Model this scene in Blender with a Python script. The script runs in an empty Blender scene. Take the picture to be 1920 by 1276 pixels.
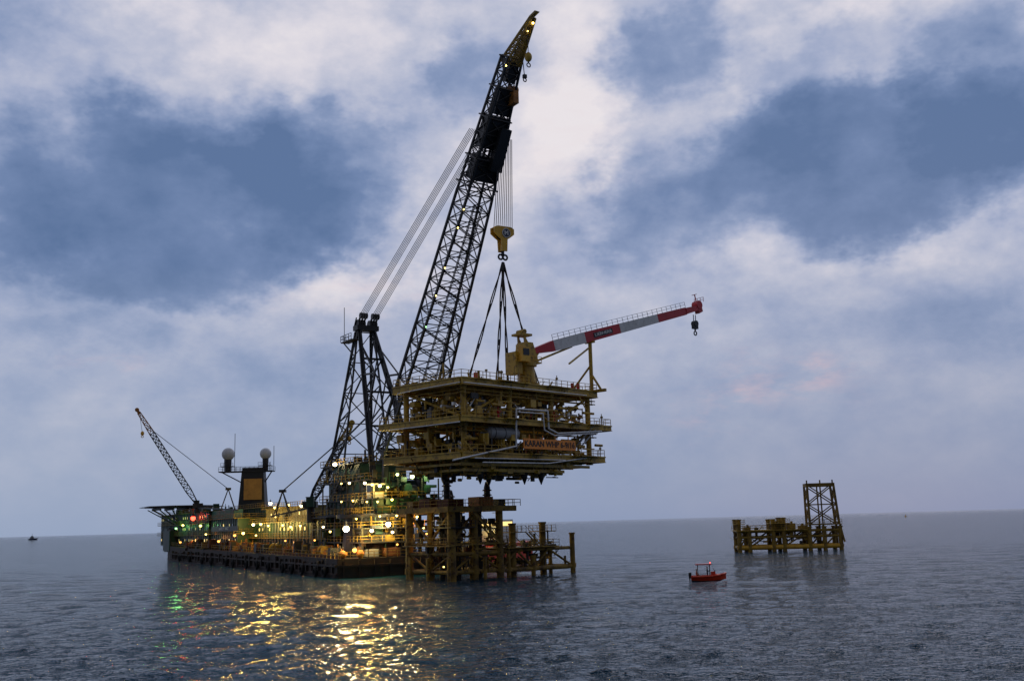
import bpy, math, random
import numpy as np
from mathutils import Vector as V, Matrix, noise
from math import radians, sin, cos, pi, atan2
random.seed(7)
rnd=random.uniform
C=bpy.context.scene.collection
F=2000.; CAM=V((0,0,9.))
pitch=math.atan(341/2000); roll=-radians(1.61)
R=Matrix.Rotation(pi/2+pitch,3,'X')@Matrix.Rotation(roll,3,'Z')
def ray(x,y): return R@V(((x-960)/F,(638-y)/F,-1))
def P(x,y,D): d=ray(x,y); return CAM+d*(D/d.y)
def W(x,y,z=0): d=ray(x,y); return CAM+d*((z-9)/d.z)
cam=bpy.data.cameras.new('camera'); co=bpy.data.objects.new('camera',cam); C.objects.link(co)
cam.sensor_width=36; cam.lens=36*F/1920; cam.clip_end=60000; cam.clip_start=1
co.matrix_world=Matrix.Translation(CAM)@R.to_4x4(); bpy.context.scene.camera=co
bpy.context.scene.view_settings.view_transform='Standard'

# ---------------------------------------------------------------- materials
def mat(name,c1,c2=None,scale=.6,rough=.6,metal=0,bump=.0,rust=0):
    m=bpy.data.materials.new(name); m.use_nodes=True; nt=m.node_tree; n=nt.nodes; l=nt.links
    b=n['Principled BSDF']; b.inputs['Roughness'].default_value=rough; b.inputs['Metallic'].default_value=metal
    c2=c2 or tuple(x*.55 for x in c1)
    tc=n.new('ShaderNodeTexCoord'); nz=n.new('ShaderNodeTexNoise'); nz.inputs['Scale'].default_value=scale; nz.inputs['Detail'].default_value=5; nz.inputs['Roughness'].default_value=.65
    l.new(tc.outputs['Object'],nz.inputs['Vector'])
    cr=n.new('ShaderNodeValToRGB'); cr.color_ramp.elements[0].position=.35; cr.color_ramp.elements[1].position=.65
    cr.color_ramp.elements[0].color=(*c2,1); cr.color_ramp.elements[1].color=(*c1,1)
    l.new(nz.outputs['Fac'],cr.inputs['Fac'])
    out=cr.outputs['Color']
    if rust:
        n2=n.new('ShaderNodeTexNoise'); n2.inputs['Scale'].default_value=scale*3.1; n2.inputs['Detail'].default_value=4
        l.new(tc.outputs['Object'],n2.inputs['Vector'])
        r2=n.new('ShaderNodeValToRGB'); r2.color_ramp.elements[0].position=.56; r2.color_ramp.elements[1].position=.64
        r2.color_ramp.elements[0].color=(0,0,0,1); r2.color_ramp.elements[1].color=(rust,)*3+(1,)
        l.new(n2.outputs['Fac'],r2.inputs['Fac'])
        mx=n.new('ShaderNodeMix'); mx.data_type='RGBA'; l.new(r2.outputs['Color'],mx.inputs[0]); l.new(out,mx.inputs[6]); mx.inputs[7].default_value=(.07,.028,.012,1)
        out=mx.outputs[2]
    l.new(out,b.inputs['Base Color'])
    if bump:
        bp=n.new('ShaderNodeBump'); bp.inputs['Strength'].default_value=bump; l.new(nz.outputs['Fac'],bp.inputs['Height']); l.new(bp.outputs['Normal'],b.inputs['Normal'])
    return m
def emi(name,c,s):
    m=bpy.data.materials.new(name); m.use_nodes=True; nt=m.node_tree; b=nt.nodes['Principled BSDF']
    b.inputs['Base Color'].default_value=(*c,1); b.inputs['Emission Color'].default_value=(*c,1); b.inputs['Emission Strength'].default_value=s
    m.cycles.emission_sampling='NONE'
    return m
BLK=mat('black paint',(.012,.013,.016),(.006,.006,.008),.4,.5)
BLK2=mat('dark steel',(.03,.03,.033),(.012,.012,.012),.5,.55,rust=.5)
YEL=mat('yellow paint',(.62,.4,.035),(.36,.21,.025),.5,.5,rust=.6)
YEL2=mat('dull yellow paint',(.42,.26,.028),(.18,.11,.018),.7,.6,rust=.8)
YELJ=mat('weathered yellow steel',(.36,.22,.028),(.1,.06,.015),.5,.7,rust=.9)
YELB=mat('bright yellow paint',(.85,.48,.04),(.65,.34,.03),.8,.45,rust=.3)
GRN=mat('green paint',(.02,.08,.048),(.01,.04,.027),.3,.5,rust=.4)
LGRN=mat('pale green paint',(.14,.34,.24),(.1,.25,.18),.5,.5)
RUS=mat('rusty red steel',(.17,.06,.022),(.07,.025,.012),.6,.8)
ORG=mat('orange paint',(.5,.2,.035),(.26,.1,.02),.7,.6,rust=.6)
ORGP=mat('tan orange paint',(.6,.3,.06),(.45,.22,.045),.3,.6,rust=.2)
WHT=mat('white paint',(.8,.79,.76),(.62,.61,.58),.5,.5,rust=.15)
RAD=mat('radome shell',(.62,.64,.66),(.5,.52,.55),.6,.45)
GRY=mat('grey paint',(.36,.37,.38),(.22,.22,.23),.6,.5)
SIL=mat('galvanised pipe',(.8,.8,.8),(.55,.55,.55),1.2,.4,.2)
RED=mat('red paint',(.62,.012,.03),(.45,.01,.02),.5,.4)
BOATR=mat('red hull paint',(.85,.07,.02),(.65,.045,.015),1.5,.4)
CRM=mat('cream paint',(.5,.42,.2),(.35,.28,.12),.4,.6,rust=.3)
HUL=mat('hull black rust',(.02,.017,.016),(.045,.024,.014),.25,.7,bump=.3,rust=.7)
BOW=mat('bow grey green paint',(.07,.12,.11),(.05,.08,.075),.15,.6,rust=.3)
RUB=mat('rubber',(.012,.012,.012),None,2,.85)
ROPE=mat('wire rope',(.05,.05,.057),(.03,.03,.035),3,.5)
SLG=mat('sling rope',(.05,.03,.02),(.02,.012,.01),4,.9)
GLS=mat('dark glass',(.02,.03,.04),None,1,.1)
NVY=mat('navy enamel',(.01,.02,.07),None,1,.4)
SKIN=mat('skin',(.35,.18,.1),None,5,.6)
CLO=mat('orange coverall',(.6,.13,.03),None,5,.8)
CLN=mat('navy coverall',(.02,.03,.08),None,5,.8)
EM={'w':emi('white lamp',(1,.82,.42),8),'y':emi('yellow lamp',(1,.74,.18),6),'g':emi('green white lamp',(.88,1,.45),6),
    'r':emi('red lamp',(1,.08,.04),5),'o':emi('orange lamp',(1,.42,.08),4),'W':emi('bright lamp',(1,.86,.5),25),'k':emi('green lamp',(.35,1,.35),3)}
WIN=emi('lit window',(1,.72,.25),1.3)
WIN2=emi('dim lit window',(.95,.8,.3),.4)

# ---------------------------------------------------------------- builders
class MB:
    def __init__(s): s.v=[]; s.f=[]; s.mi=[]; s.m=0
    def add(s,vs,fs):
        o=len(s.v); s.v+= [tuple(p) for p in vs]; s.f+=[tuple(i+o for i in f) for f in fs]; s.mi+=[s.m]*len(fs)
    def hexa(s,p):
        s.add(p,[(0,3,2,1),(4,5,6,7),(0,1,5,4),(1,2,6,5),(2,3,7,6),(3,0,4,7)])
    def box(s,x0,x1,y0,y1,z0,z1):
        s.hexa([(x0,y0,z0),(x1,y0,z0),(x1,y1,z0),(x0,y1,z0),(x0,y0,z1),(x1,y0,z1),(x1,y1,z1),(x0,y1,z1)])
    def fr(s,p,q):
        d=(V(q)-V(p)).normalized(); up=V((0,0,1)) if abs(d.z)<.95 else V((0,1,0))
        a=d.cross(up).normalized(); return a,a.cross(d)
    def bar(s,p,q,w,h=None):
        h=h or w; p=V(p); q=V(q); a,b=s.fr(p,q); a=a*w/2; b=b*h/2
        s.hexa([p-a-b,p+a-b,p+a+b,p-a+b,q-a-b,q+a-b,q+a+b,q-a+b])
    def tube(s,p,q,r,r2=None,n=10):
        r2=r if r2 is None else r2; p=V(p); q=V(q); a,b=s.fr(p,q); vs=[]
        for c,rr in ((p,r),(q,r2)):
            for i in range(n): t=2*pi*i/n; vs.append(c+(a*cos(t)+b*sin(t))*rr)
        s.add(vs,[(i,(i+1)%n,n+(i+1)%n,n+i) for i in range(n)]+[tuple(range(n-1,-1,-1)),tuple(range(n,2*n))])
    def path(s,pts,r,n=8):
        for a,b in zip(pts,pts[1:]): s.tube(a,b,r,n=n)
        for p in pts[1:-1]: s.ball(p,r*1.05,8,5)
    def ball(s,c,r,n=14,m=9,sz=1):
        c=V(c); vs=[c+V((0,0,-r*sz))]
        for j in range(1,m):
            ph=-pi/2+pi*j/m
            for i in range(n): vs.append(c+V((r*cos(ph)*cos(2*pi*i/n),r*cos(ph)*sin(2*pi*i/n),r*sin(ph)*sz)))
        vs.append(c+V((0,0,r*sz))); fs=[]
        for i in range(n): fs.append((0,1+(i+1)%n,1+i)); fs.append((len(vs)-1,1+(m-2)*n+i,1+(m-2)*n+(i+1)%n))
        for j in range(m-2):
            for i in range(n): a=1+j*n; fs.append((a+i,a+(i+1)%n,a+n+(i+1)%n,a+n+i))
        s.add(vs,fs)
    def torus(s,c,ax,R_,r,n=16,m=8):
        c=V(c); ax=V(ax).normalized(); u=ax.orthogonal().normalized(); w=ax.cross(u); vs=[]
        for i in range(n):
            d=u*cos(2*pi*i/n)+w*sin(2*pi*i/n)
            for j in range(m): vs.append(c+d*(R_+r*cos(2*pi*j/m))+ax*r*sin(2*pi*j/m))
        s.add(vs,[(i*m+j,((i+1)%n)*m+j,((i+1)%n)*m+(j+1)%m,i*m+(j+1)%m) for i in range(n) for j in range(m)])
    def rail(s,p,q,h=1.1,step=1.8,w=.07):
        p=V(p); q=V(q); n=max(1,round((q-p).length/step))
        for i in range(n+1):
            a=p.lerp(q,i/n); s.bar(a,a+V((0,0,h)),w)
        for k in (.5,1): s.bar(p+V((0,0,h*k)),q+V((0,0,h*k)),w)
    def stair(s,p,q,w=.9):
        p=V(p); q=V(q); d=q-p; h=V((d.x,d.y,0)).normalized(); a=V((-h.y,h.x,0))*w/2
        s.bar(p-a,q-a,.08,.25); s.bar(p+a,q+a,.08,.25); n=max(3,int(abs(d.z)/.3))
        for i in range(n): c=p.lerp(q,(i+.5)/n); s.bar(c-a,c+a,.28,.05)
        for sg in (-1,1): s.bar(p+a*sg+V((0,0,1)),q+a*sg+V((0,0,1)),.06)
    def lattice(s,A,B,n,cw,lw,x=True,faces=((0,1),(1,2),(2,3),(3,0)),ch=True,taper=1):
        A=[V(a) for a in A]; B=[V(b) for b in B]
        if ch:
            for a,b in zip(A,B): s.bar(a,b,cw)
        for i in range(n+1):
            t=i/n; pa=[a.lerp(b,t) for a,b in zip(A,B)]
            for f,g in faces: s.bar(pa[f],pa[g],lw)
            if i<n:
                pb=[a.lerp(b,(i+1)/n) for a,b in zip(A,B)]
                for f,g in faces:
                    if x or i%2==0: s.bar(pa[f],pb[g],lw)
                    if x or i%2==1: s.bar(pa[g],pb[f],lw)
    def build(s,name,mats,parent=None,smooth=False):
        me=bpy.data.meshes.new(name); me.from_pydata(s.v,[],s.f); me.validate()
        if not isinstance(mats,(list,tuple)): mats=[mats]
        for m in mats: me.materials.append(m)
        if len(mats)>1: me.polygons.foreach_set('material_index',s.mi)
        if smooth: me.polygons.foreach_set('use_smooth',[True]*len(me.polygons))
        o=bpy.data.objects.new(name,me); C.objects.link(o)
        if parent is not None: o.parent=parent.o if isinstance(parent,T) else parent
        return o
def tag(o,label,cat,group=None,kind=None):
    o['label']=label; o['category']=cat
    if group: o['group']=group
    if kind: o['kind']=kind
class T:
    def __init__(s,name,label,cat,loc,rz=0,group=None):
        s.o=bpy.data.objects.new(name,None); C.objects.link(s.o); s.o.empty_display_size=.5
        s.o.location=loc; s.o.rotation_euler=(0,0,rz); tag(s.o,label,cat,group)
        s.M=Matrix.Translation(V(loc))@Matrix.Rotation(rz,4,'Z'); s.I=s.M.inverted()
    def l(s,v): return s.I@V(v)
    def P(s,x,y,D): return s.I@P(x,y,D)
    def pl(s,x,y,ax,val):
        o=s.I@CAM; d=s.I.to_3x3()@ray(x,y); return o+d*((val-o[ax])/d[ax])
def copytree(o,loc,rz,label,parent=None):
    c=o.copy(); C.objects.link(c)
    if parent is None:
        c.location=loc; c.rotation_euler=(0,0,rz); c['label']=label
    else: c.parent=parent
    for ch in [k for k in bpy.data.objects if k.parent==o]: copytree(ch,None,None,None,c)
    return c
def text(s,size,m,parent,origin,X,Y,name='lettering',ext=.02,sx=1):
    cu=bpy.data.curves.new('t','FONT'); cu.body=s; cu.size=size; cu.align_x='CENTER'; cu.align_y='CENTER'; cu.extrude=ext; cu.offset=size*.015
    ob=bpy.data.objects.new('t',cu); C.objects.link(ob); dg=bpy.context.evaluated_depsgraph_get()
    me=bpy.data.meshes.new_from_object(ob.evaluated_get(dg)); bpy.data.objects.remove(ob)
    X=V(X).normalized(); Y=V(Y).normalized(); Z=X.cross(Y)
    M=Matrix(((X.x*sx,Y.x,Z.x,origin[0]),(X.y*sx,Y.y,Z.y,origin[1]),(X.z*sx,Y.z,Z.z,origin[2]),(0,0,0,1)))
    me.transform(M); me.materials.clear(); me.materials.append(m)
    o=bpy.data.objects.new(name,me); C.objects.link(o); o.parent=parent.o if isinstance(parent,T) else parent
    return o
lampmesh={}
def lamp(t,p,col,r=.3):
    k=(col,round(r,2))
    if k not in lampmesh:
        m=MB(); m.ball((0,0,0),r,12,8); m.m=1; m.tube((0,0,r*.7),(0,0,r*1.5),r*.9,r*.5); m.bar((0,0,r*1.2),(0,0,r*2.4),r*.3)
        o=m.build('floodlight',[EM[col],BLK],t); lampmesh[k]=o.data; o.location=p
    else:
        o=bpy.data.objects.new('floodlight',lampmesh[k]); C.objects.link(o); o.parent=t.o; o.location=p
    return o
LC={'w':(1,.78,.36),'y':(1,.72,.17),'g':(.88,1,.4),'r':(1,.06,.03),'o':(1,.42,.1),'k':(.25,1,.25)}
def glow(t,p,col,power,r=.3):
    d=bpy.data.lights.new('lamp_or_fill_light','POINT'); d.energy=power; d.color=LC[col]; d.shadow_soft_size=r
    o=bpy.data.objects.new('lamp_or_fill_light',d); C.objects.link(o); o.parent=t.o; o.location=p

# ---------------------------------------------------------------- water
def water():
    ys=[-600,-300,-120,-40,0,20,32]; y=40.
    while y<600: ys.append(y); y+=max(.25,y*y/(9*1067)*.7)
    while y<30000: ys.append(y); y*=1.12
    ys.append(40000)
    nx=720; ts=np.linspace(-1,1,nx)
    Y=np.array(ys)[:,None]*np.ones((1,nx)); X=ts[None,:]*(np.maximum(np.array(ys),0)[:,None]*.72+32+np.maximum(-np.array(ys),0)[:,None])
    X=np.where(Y>700,X*np.minimum(3,1+(Y-700)/1500),X)
    Z=np.zeros_like(X); rs=np.random.RandomState(3)
    for k in range(50):
        lam=1.3*(1.05**k); a=.0066*lam**.55; th=rs.normal(-.4,.8)
        dx,dy=sin(th),-cos(th); kk=2*pi/lam
        fade=np.clip(1.7-(Y*Y/5200)/lam,0,1)*np.clip((Y-34)/20,0,1)*np.clip((900-Y)/400,0,1)
        Z+=a*np.sin(kk*(X*dx+Y*dy)+rs.uniform(0,6.28)+.9*np.sin(X*.07+k)+.9*np.sin(Y*.09+2*k))*fade
    v=np.stack([X,Y,Z],-1).reshape(-1,3); ny=len(ys)
    i=(np.arange(ny-1)[:,None]*nx+np.arange(nx-1)[None,:]).reshape(-1)
    f=np.stack([i,i+1,i+nx+1,i+nx],-1)
    me=bpy.data.meshes.new('water'); me.vertices.add(len(v)); me.vertices.foreach_set('co',v.ravel()); me.loops.add(f.size); me.loops.foreach_set('vertex_index',f.ravel())
    me.polygons.add(len(f)); me.polygons.foreach_set('loop_start',np.arange(0,f.size,4)); me.polygons.foreach_set('use_smooth',np.ones(len(f),bool)); me.update(); me.validate()
    o=bpy.data.objects.new('water',me); C.objects.link(o); tag(o,'dark blue rippled open sea under the dusk sky','sea',kind='structure')
    m=bpy.data.materials.new('sea water'); m.use_nodes=True; nt=m.node_tree; n=nt.nodes; l=nt.links; b=n['Principled BSDF']
    b.inputs['Base Color'].default_value=(.006,.05,.09,1); b.inputs['Roughness'].default_value=.06; b.inputs['IOR'].default_value=1.24
    b.inputs['Specular Tint'].default_value=(.42,.68,.95,1)
    tc=n.new('ShaderNodeTexCoord'); prev=None
    for sc,st,dist,rot,sy in ((.14,.7,2.2,.4,1.8),(.6,1,1.3,-.3,1.7),(1.8,1,.7,.25,1.5),(5,1,.25,-.1,1.3)):
        mp=n.new('ShaderNodeMapping'); mp.inputs['Scale'].default_value=(1,sy,1); mp.inputs['Rotation'].default_value=(0,0,rot); l.new(tc.outputs['Object'],mp.inputs['Vector'])
        z=n.new('ShaderNodeTexNoise'); z.inputs['Scale'].default_value=sc; z.inputs['Detail'].default_value=1.5; z.inputs['Roughness'].default_value=.55; z.inputs['Distortion'].default_value=.3
        l.new(mp.outputs['Vector'],z.inputs['Vector'])
        bp=n.new('ShaderNodeBump'); bp.inputs['Strength'].default_value=st; bp.inputs['Distance'].default_value=dist; l.new(z.outputs['Fac'],bp.inputs['Height'])
        if prev: l.new(prev.outputs['Normal'],bp.inputs['Normal'])
        prev=bp
    l.new(prev.outputs['Normal'],b.inputs['Normal']); me.materials.append(m)
water()

# ---------------------------------------------------------------- world
def world():
    w=bpy.data.worlds.new('World'); bpy.context.scene.world=w; w.use_nodes=True; nt=w.node_tree; n=nt.nodes; l=nt.links
    bg=n['Background']
    def lk(i,v):
        if isinstance(v,(int,float)): i.default_value=v
        else: l.new(v,i)
    def Mt(op,a,b=None,c=None,cl=False):
        x=n.new('ShaderNodeMath'); x.operation=op; x.use_clamp=cl; lk(x.inputs[0],a)
        if b is not None: lk(x.inputs[1],b)
        if c is not None: lk(x.inputs[2],c)
        return x.outputs[0]
    tc=n.new('ShaderNodeTexCoord'); D=tc.outputs['Generated']; sp=n.new('ShaderNodeSeparateXYZ'); l.new(D,sp.inputs[0]); x,y,z=sp.outputs
    mp=n.new('ShaderNodeMapping'); mp.inputs['Scale'].default_value=(1,1,1.5); l.new(D,mp.inputs['Vector'])
    def nz(sc,det,off,ro=.55,dis=0):
        m2=n.new('ShaderNodeMapping'); m2.inputs['Location'].default_value=off; l.new(mp.outputs[0],m2.inputs['Vector'])
        t=n.new('ShaderNodeTexNoise'); t.inputs['Scale'].default_value=sc; t.inputs['Detail'].default_value=det; t.inputs['Roughness'].default_value=ro; t.inputs['Distortion'].default_value=dis
        l.new(m2.outputs[0],t.inputs['Vector']); return t.outputs['Fac']
    n1=nz(9,5,(1,2,3),.62); n2=nz(9,5,(5,1,7),.62); fb=nz(9,6,(3,9,2),.56); fb2=nz(30,5,(2,4,1),.58)
    az=Mt('ADD',Mt('ARCTAN2',x,y),Mt('MULTIPLY',Mt('SUBTRACT',n1,.5),.17)); e0=Mt('ARCSINE',z)
    el=Mt('ADD',e0,Mt('MULTIPLY',Mt('SUBTRACT',n2,.5),.12))
    def blob(px,py,rx,ry,wt,pw=1.0):
        d=ray(px,py).normalized(); a=atan2(d.x,d.y); e=math.asin(d.z)
        u=Mt('MULTIPLY',Mt('SUBTRACT',az,a),F/rx); v=Mt('MULTIPLY',Mt('SUBTRACT',el,e),F/ry)
        q=Mt('ADD',Mt('MULTIPLY',u,u),Mt('MULTIPLY',v,v))
        if pw!=1: q=Mt('POWER',q,pw)
        return Mt('MULTIPLY',Mt('EXPONENT',Mt('MULTIPLY',q,-1)),wt)
    s=None
    for bl in ((300,390,390,165,.52,3.5),(60,450,190,110,.12,1.5),(600,340,180,140,.26,3),(400,230,240,60,.2,2),(1660,300,350,140,.48,3.5),(1850,190,160,150,.3,3),(1500,260,170,90,.14,2),(1230,400,130,140,.3,2.2),(1110,430,100,70,.16),
               (1260,90,120,80,.28,2),(840,160,90,70,.26,2),(450,690,150,60,.2),(150,600,160,50,.2),(30,60,130,120,.2),(1480,110,140,60,.12),(1780,610,330,70,.16),(1400,700,200,30,.1),
               (560,90,330,80,-.08),(1080,190,100,190,-.3,1.4),(960,310,80,120,-.18),(690,545,160,35,-.24),(230,575,180,22,-.14),(1560,30,160,35,-.2),(1380,190,50,110,-.16),(350,30,180,50,-.12),(1340,490,90,40,-.1),(1640,475,200,22,-.1),(100,240,60,60,-.16),(760,60,120,90,-.12)):
        o=blob(*bl); s=o if s is None else Mt('ADD',s,o)
    den=Mt('ADD',Mt('ADD',Mt('ADD',s,.33),Mt('MULTIPLY',Mt('SUBTRACT',fb,.5),.7)),Mt('MULTIPLY',Mt('SUBTRACT',fb2,.5),.34))
    cr=n.new('ShaderNodeValToRGB'); E=cr.color_ramp.elements
    def L(r,g,b_): return tuple(((c/255+.055)/1.055)**2.4 if c>10 else c/3294 for c in (r,g,b_))+(1,)
    E[0].position=.0; E[0].color=L(232,226,230); E[1].position=1; E[1].color=L(92,116,156)
    for p,c in ((.14,L(216,213,223)),(.3,L(188,192,211)),(.44,L(163,173,201)),(.57,L(138,154,188)),(.75,L(112,133,172))):
        e=E.new(p); e.color=c
    l.new(den,cr.inputs['Fac'])
    def mix(f,a,b_,mode='MIX'):
        m_=n.new('ShaderNodeMix'); m_.data_type='RGBA'; m_.blend_type=mode; lk(m_.inputs[0],f)
        for i,v in ((6,a),(7,b_)):
            if isinstance(v,tuple): m_.inputs[i].default_value=v
            else: l.new(v,m_.inputs[i])
        return m_.outputs[2]
    hz=Mt('POWER',Mt('SUBTRACT',1,Mt('MULTIPLY',e0,1/.24,cl=True),cl=True),.95)
    hz=Mt('MULTIPLY',hz,.97)
    side=Mt('ADD',Mt('MULTIPLY',Mt('ARCTAN2',x,y),1.1),.5,cl=True)
    hc=mix(side,L(150,165,192),L(112,136,174))
    col=mix(hz,cr.outputs['Color'],hc)
    pk=blob(1440,725,150,42,.7); pk3=blob(700,545,140,25,.35); pk4=blob(180,675,60,14,.45); pk5=blob(1080,230,110,140,.2); pk6=blob(1330,790,60,22,.4); pk7=blob(1490,710,70,14,.4)
    ps=Mt('ADD',Mt('ADD',Mt('ADD',pk,pk6),Mt('ADD',pk3,pk4)),Mt('ADD',pk5,pk7))
    m3=n.new('ShaderNodeMapping'); m3.inputs['Scale'].default_value=(1,1,3.2); l.new(D,m3.inputs['Vector'])
    stn=n.new('ShaderNodeTexNoise'); stn.inputs['Scale'].default_value=26; stn.inputs['Detail'].default_value=5; stn.inputs['Roughness'].default_value=.6; l.new(m3.outputs[0],stn.inputs['Vector'])
    pg=Mt('MULTIPLY',Mt('SUBTRACT',stn.outputs['Fac'],.42),3.5,cl=True)
    col=mix(Mt('MULTIPLY',Mt('MULTIPLY',ps,pg),.55,cl=True),col,L(216,184,190))
    # the sky behind the camera is already dark
    bk=Mt('MULTIPLY_ADD',Mt('ADD',y,.35),.75,.32,); bk=Mt('MINIMUM',Mt('MAXIMUM',bk,.32),1)
    col=mix(1,col,bk,'MULTIPLY')
    sk=n.new('ShaderNodeTexSky'); sk.sky_type='NISHITA'; sk.sun_disc=False; sk.sun_elevation=radians(6); sk.sun_rotation=radians(20)
    ms=n.new('ShaderNodeVectorMath'); ms.operation='SCALE'; l.new(sk.outputs[0],ms.inputs[0]); ms.inputs['Scale'].default_value=.0012
    col=mix(1,col,ms.outputs[0],'ADD')
    l.new(col,bg.inputs['Color']); bg.inputs['Strength'].default_value=1
world()
sd=bpy.data.lights.new('sun','SUN'); sd.energy=.2; sd.angle=radians(18); sd.color=(1,.88,.8)
so=bpy.data.objects.new('sun',sd); C.objects.link(so); so.rotation_euler=(radians(62),0,radians(160))

# ---------------------------------------------------------------- derrick barge
C0=W(632,1084); C1=W(300,1048); LB=(C1-C0).length
b=T('derrick_barge','long flat black and green barge covered in lit lamps, with helideck at its bow','barge',C0,atan2((C1-C0).y,(C1-C0).x))
rzB=b.o.rotation_euler.z
DZ=3.4
m=MB(); st=[(0,0,-30,0,DZ),(3,0,-30,-1.5,DZ),(LB*.82,0,-30,-1.5,DZ+.8),(LB*.9,0,-30,-1.5,DZ+1.2),(LB*.905,-.2,-29.8,-1.5,9.6),(LB*.97,-1.5,-28.5,-1,10.3),(LB,-5,-25,.5,11),(LB+3,-8,-22,7,11.4)]
sec=[[(x,ya-.4,zb),(x,ya,zb+1),(x,ya,zd),(x,yb,zd),(x,yb,zb+1),(x,yb+.4,zb)] for i,(x,ya,yb,zb,zd) in enumerate(st)]
vs=[p for s_ in sec for p in s_]; fs=[]
for i in range(len(sec)-1):
    for j in range(6): fs.append((i*6+j,i*6+(j+1)%6,(i+1)*6+(j+1)%6,(i+1)*6+j))
fs+=[tuple(range(5,-1,-1)),tuple(range((len(sec)-1)*6,len(sec)*6))]
m.add(vs,fs)
hull=m.build('hull',HUL,b)
m=MB(); m.box(0,LB*.9,.02,.45,2.0,2.35); m.box(0,LB*.9,.02,.3,.6,.8); m.box(-.4,-.02,-30,0,1.9,2.3)
x=2
while x<LB*.88: m.box(x,x+rnd(.2,.8),.02,rnd(.3,.7),rnd(.2,1.2),rnd(2.4,3.3)); x+=rnd(1.4,5)
for y in range(1,30,3): m.box(-.35,-.02,-y-.3,-y,.2,3.1)
m.build('rubbing_strake',HUL,hull)
m=MB(); m.box(LB*.906,LB*.968,.0,.15,3,9.5); m.box(LB*.97,LB*.999,-3,-1.2,2.5,10.2); m.build('bow_plating',BOW,hull)
m=MB(); m.rail((0,-.3,DZ),(LB*.9,-.3,DZ+1.1),1.2,2.4,.09); m.rail((.2,-.3,DZ),(.2,-29.7,DZ),1.2,2.2,.09); m.build('deck_railing',YEL2,b)
m=MB(); m.box(.5,LB*.9,-.9,-.7,DZ,DZ+.55); m.build('bulwark',RUS,b)
def blk(x0,y0,x1,y1,yo,dep,z0=None):
    xm=(x0+x1)/2; a=b.pl(x1,(y0+y1)/2,1,yo).x; c=b.pl(x0,(y0+y1)/2,1,yo).x
    zt=b.pl(xm,y0,1,yo).z; zb=b.pl(xm,y1,1,yo).z if z0 is None else z0
    return (min(a,c),max(a,c),yo-dep,yo,zb,zt)
def house(name,mt,rect,yo,dep,tiers,z0=None,winm=WIN2,railm=YEL2,wins=True):
    e=blk(*rect,yo,dep,z0); m=MB(); m.box(*e); x0,x1,y0,y1,za,zb=e
    n_=max(3,int((x1-x0)/2.6))
    for i in range(n_+1):
        xx=x0+(x1-x0)*i/n_; m.box(xx-.12,xx+.12,y1,y1+.14,za,zb)
    o=m.build(name,mt,b)
    h=(zb-za)/tiers
    m=MB()
    for k in range(1,tiers+1):
        z=za+h*k; m.box(x0-.8,x1+.5,y1+.15,y1+1.3,z-.14,z); m.rail((x0-.8,y1+1.25,z),(x1+.5,y1+1.25,z),1.05,2.0,.07)
        m.box(x0-.8,x0-.02,y0,y1+.13,z-.14,z); m.rail((x0-.75,y0,z),(x0-.75,y1+1.2,z),1.05,2,.07)
    m.build('walkway',railm,o)
    if wins:
        for k in range(tiers):
            z=za+h*k+h*.45; nw=max(2,int((x1-x0)/3.4))
            for i in range(nw):
                if random.random()<.4: continue
                xx=x0+(x1-x0)*(i+.5)/nw; m=MB(); m.box(xx-.45,xx+.45,y1+.145,y1+.2,z,z+.7)
                m.m=1; m.box(xx-.52,xx+.52,y1+.143,y1+.17,z-.08,z+.78); m.build('window',[random.choice([winm,winm,GLS,GLS,WIN]),BLK],o)
    return e,o
eF,_=house('forecastle_house',GRN,(303,962,392,1012),-2.5,22,3,4.5)
eG,_=house('accommodation_block',GRN,(392,972,446,1012),-3,20,2,4.3)
eM,_=house('main_deckhouse',GRN,(440,978,612,1020),-7,16,2,DZ)
eU,_=house('upper_deckhouse',CRM,(500,950,584,978),-9,11,1,None,WIN)
eT,_=house('funnel_casing',GRN,(448,952,500,978),-10,8,1,DZ,wins=False)
# helideck
hz_=P(330,946,338).z; hcx,hcy=177,-3.5; hr=12
n8=[(hcx+hr*cos(pi/8+i*pi/4),hcy+hr*sin(pi/8+i*pi/4)) for i in range(8)]
m=MB()
m.add([(x,y,hz_-.5) for x,y in n8]+[(x,y,hz_) for x,y in n8],[tuple(range(7,-1,-1)),tuple(range(8,16))]+[(i,(i+1)%8,8+(i+1)%8,8+i) for i in range(8)])
for i in range(8):
    c_=V((hcx,hcy,hz_-.3)); p=V((*n8[i],hz_-.3)); q=V((*n8[(i+1)%8],hz_-.3)); m.bar(p,p+(p-c_).normalized()*1.6,.15)
    m.bar(p+(p-c_).normalized()*1.6,q+(q-c_).normalized()*1.6,.14)
for k in range(5):
    y=hcy-8+k*4; m.bar((hcx-9,y,hz_-.95),(hcx+9,y,hz_-.95),.3,.8); m.bar((hcx+7,y,hz_-1.2),(hcx-1,min(y,-4),hz_-6.5),.3); m.bar((hcx-6,y,hz_-1.2),(hcx-6,min(y,-3),9.8),.35)
for s_ in (-1,1): m.bar((hcx+s_*5,hcy+10,hz_-1.1),(hcx+s_*5,-4,hz_-7),.3)
m.build('helideck',BLK2,b)
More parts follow.
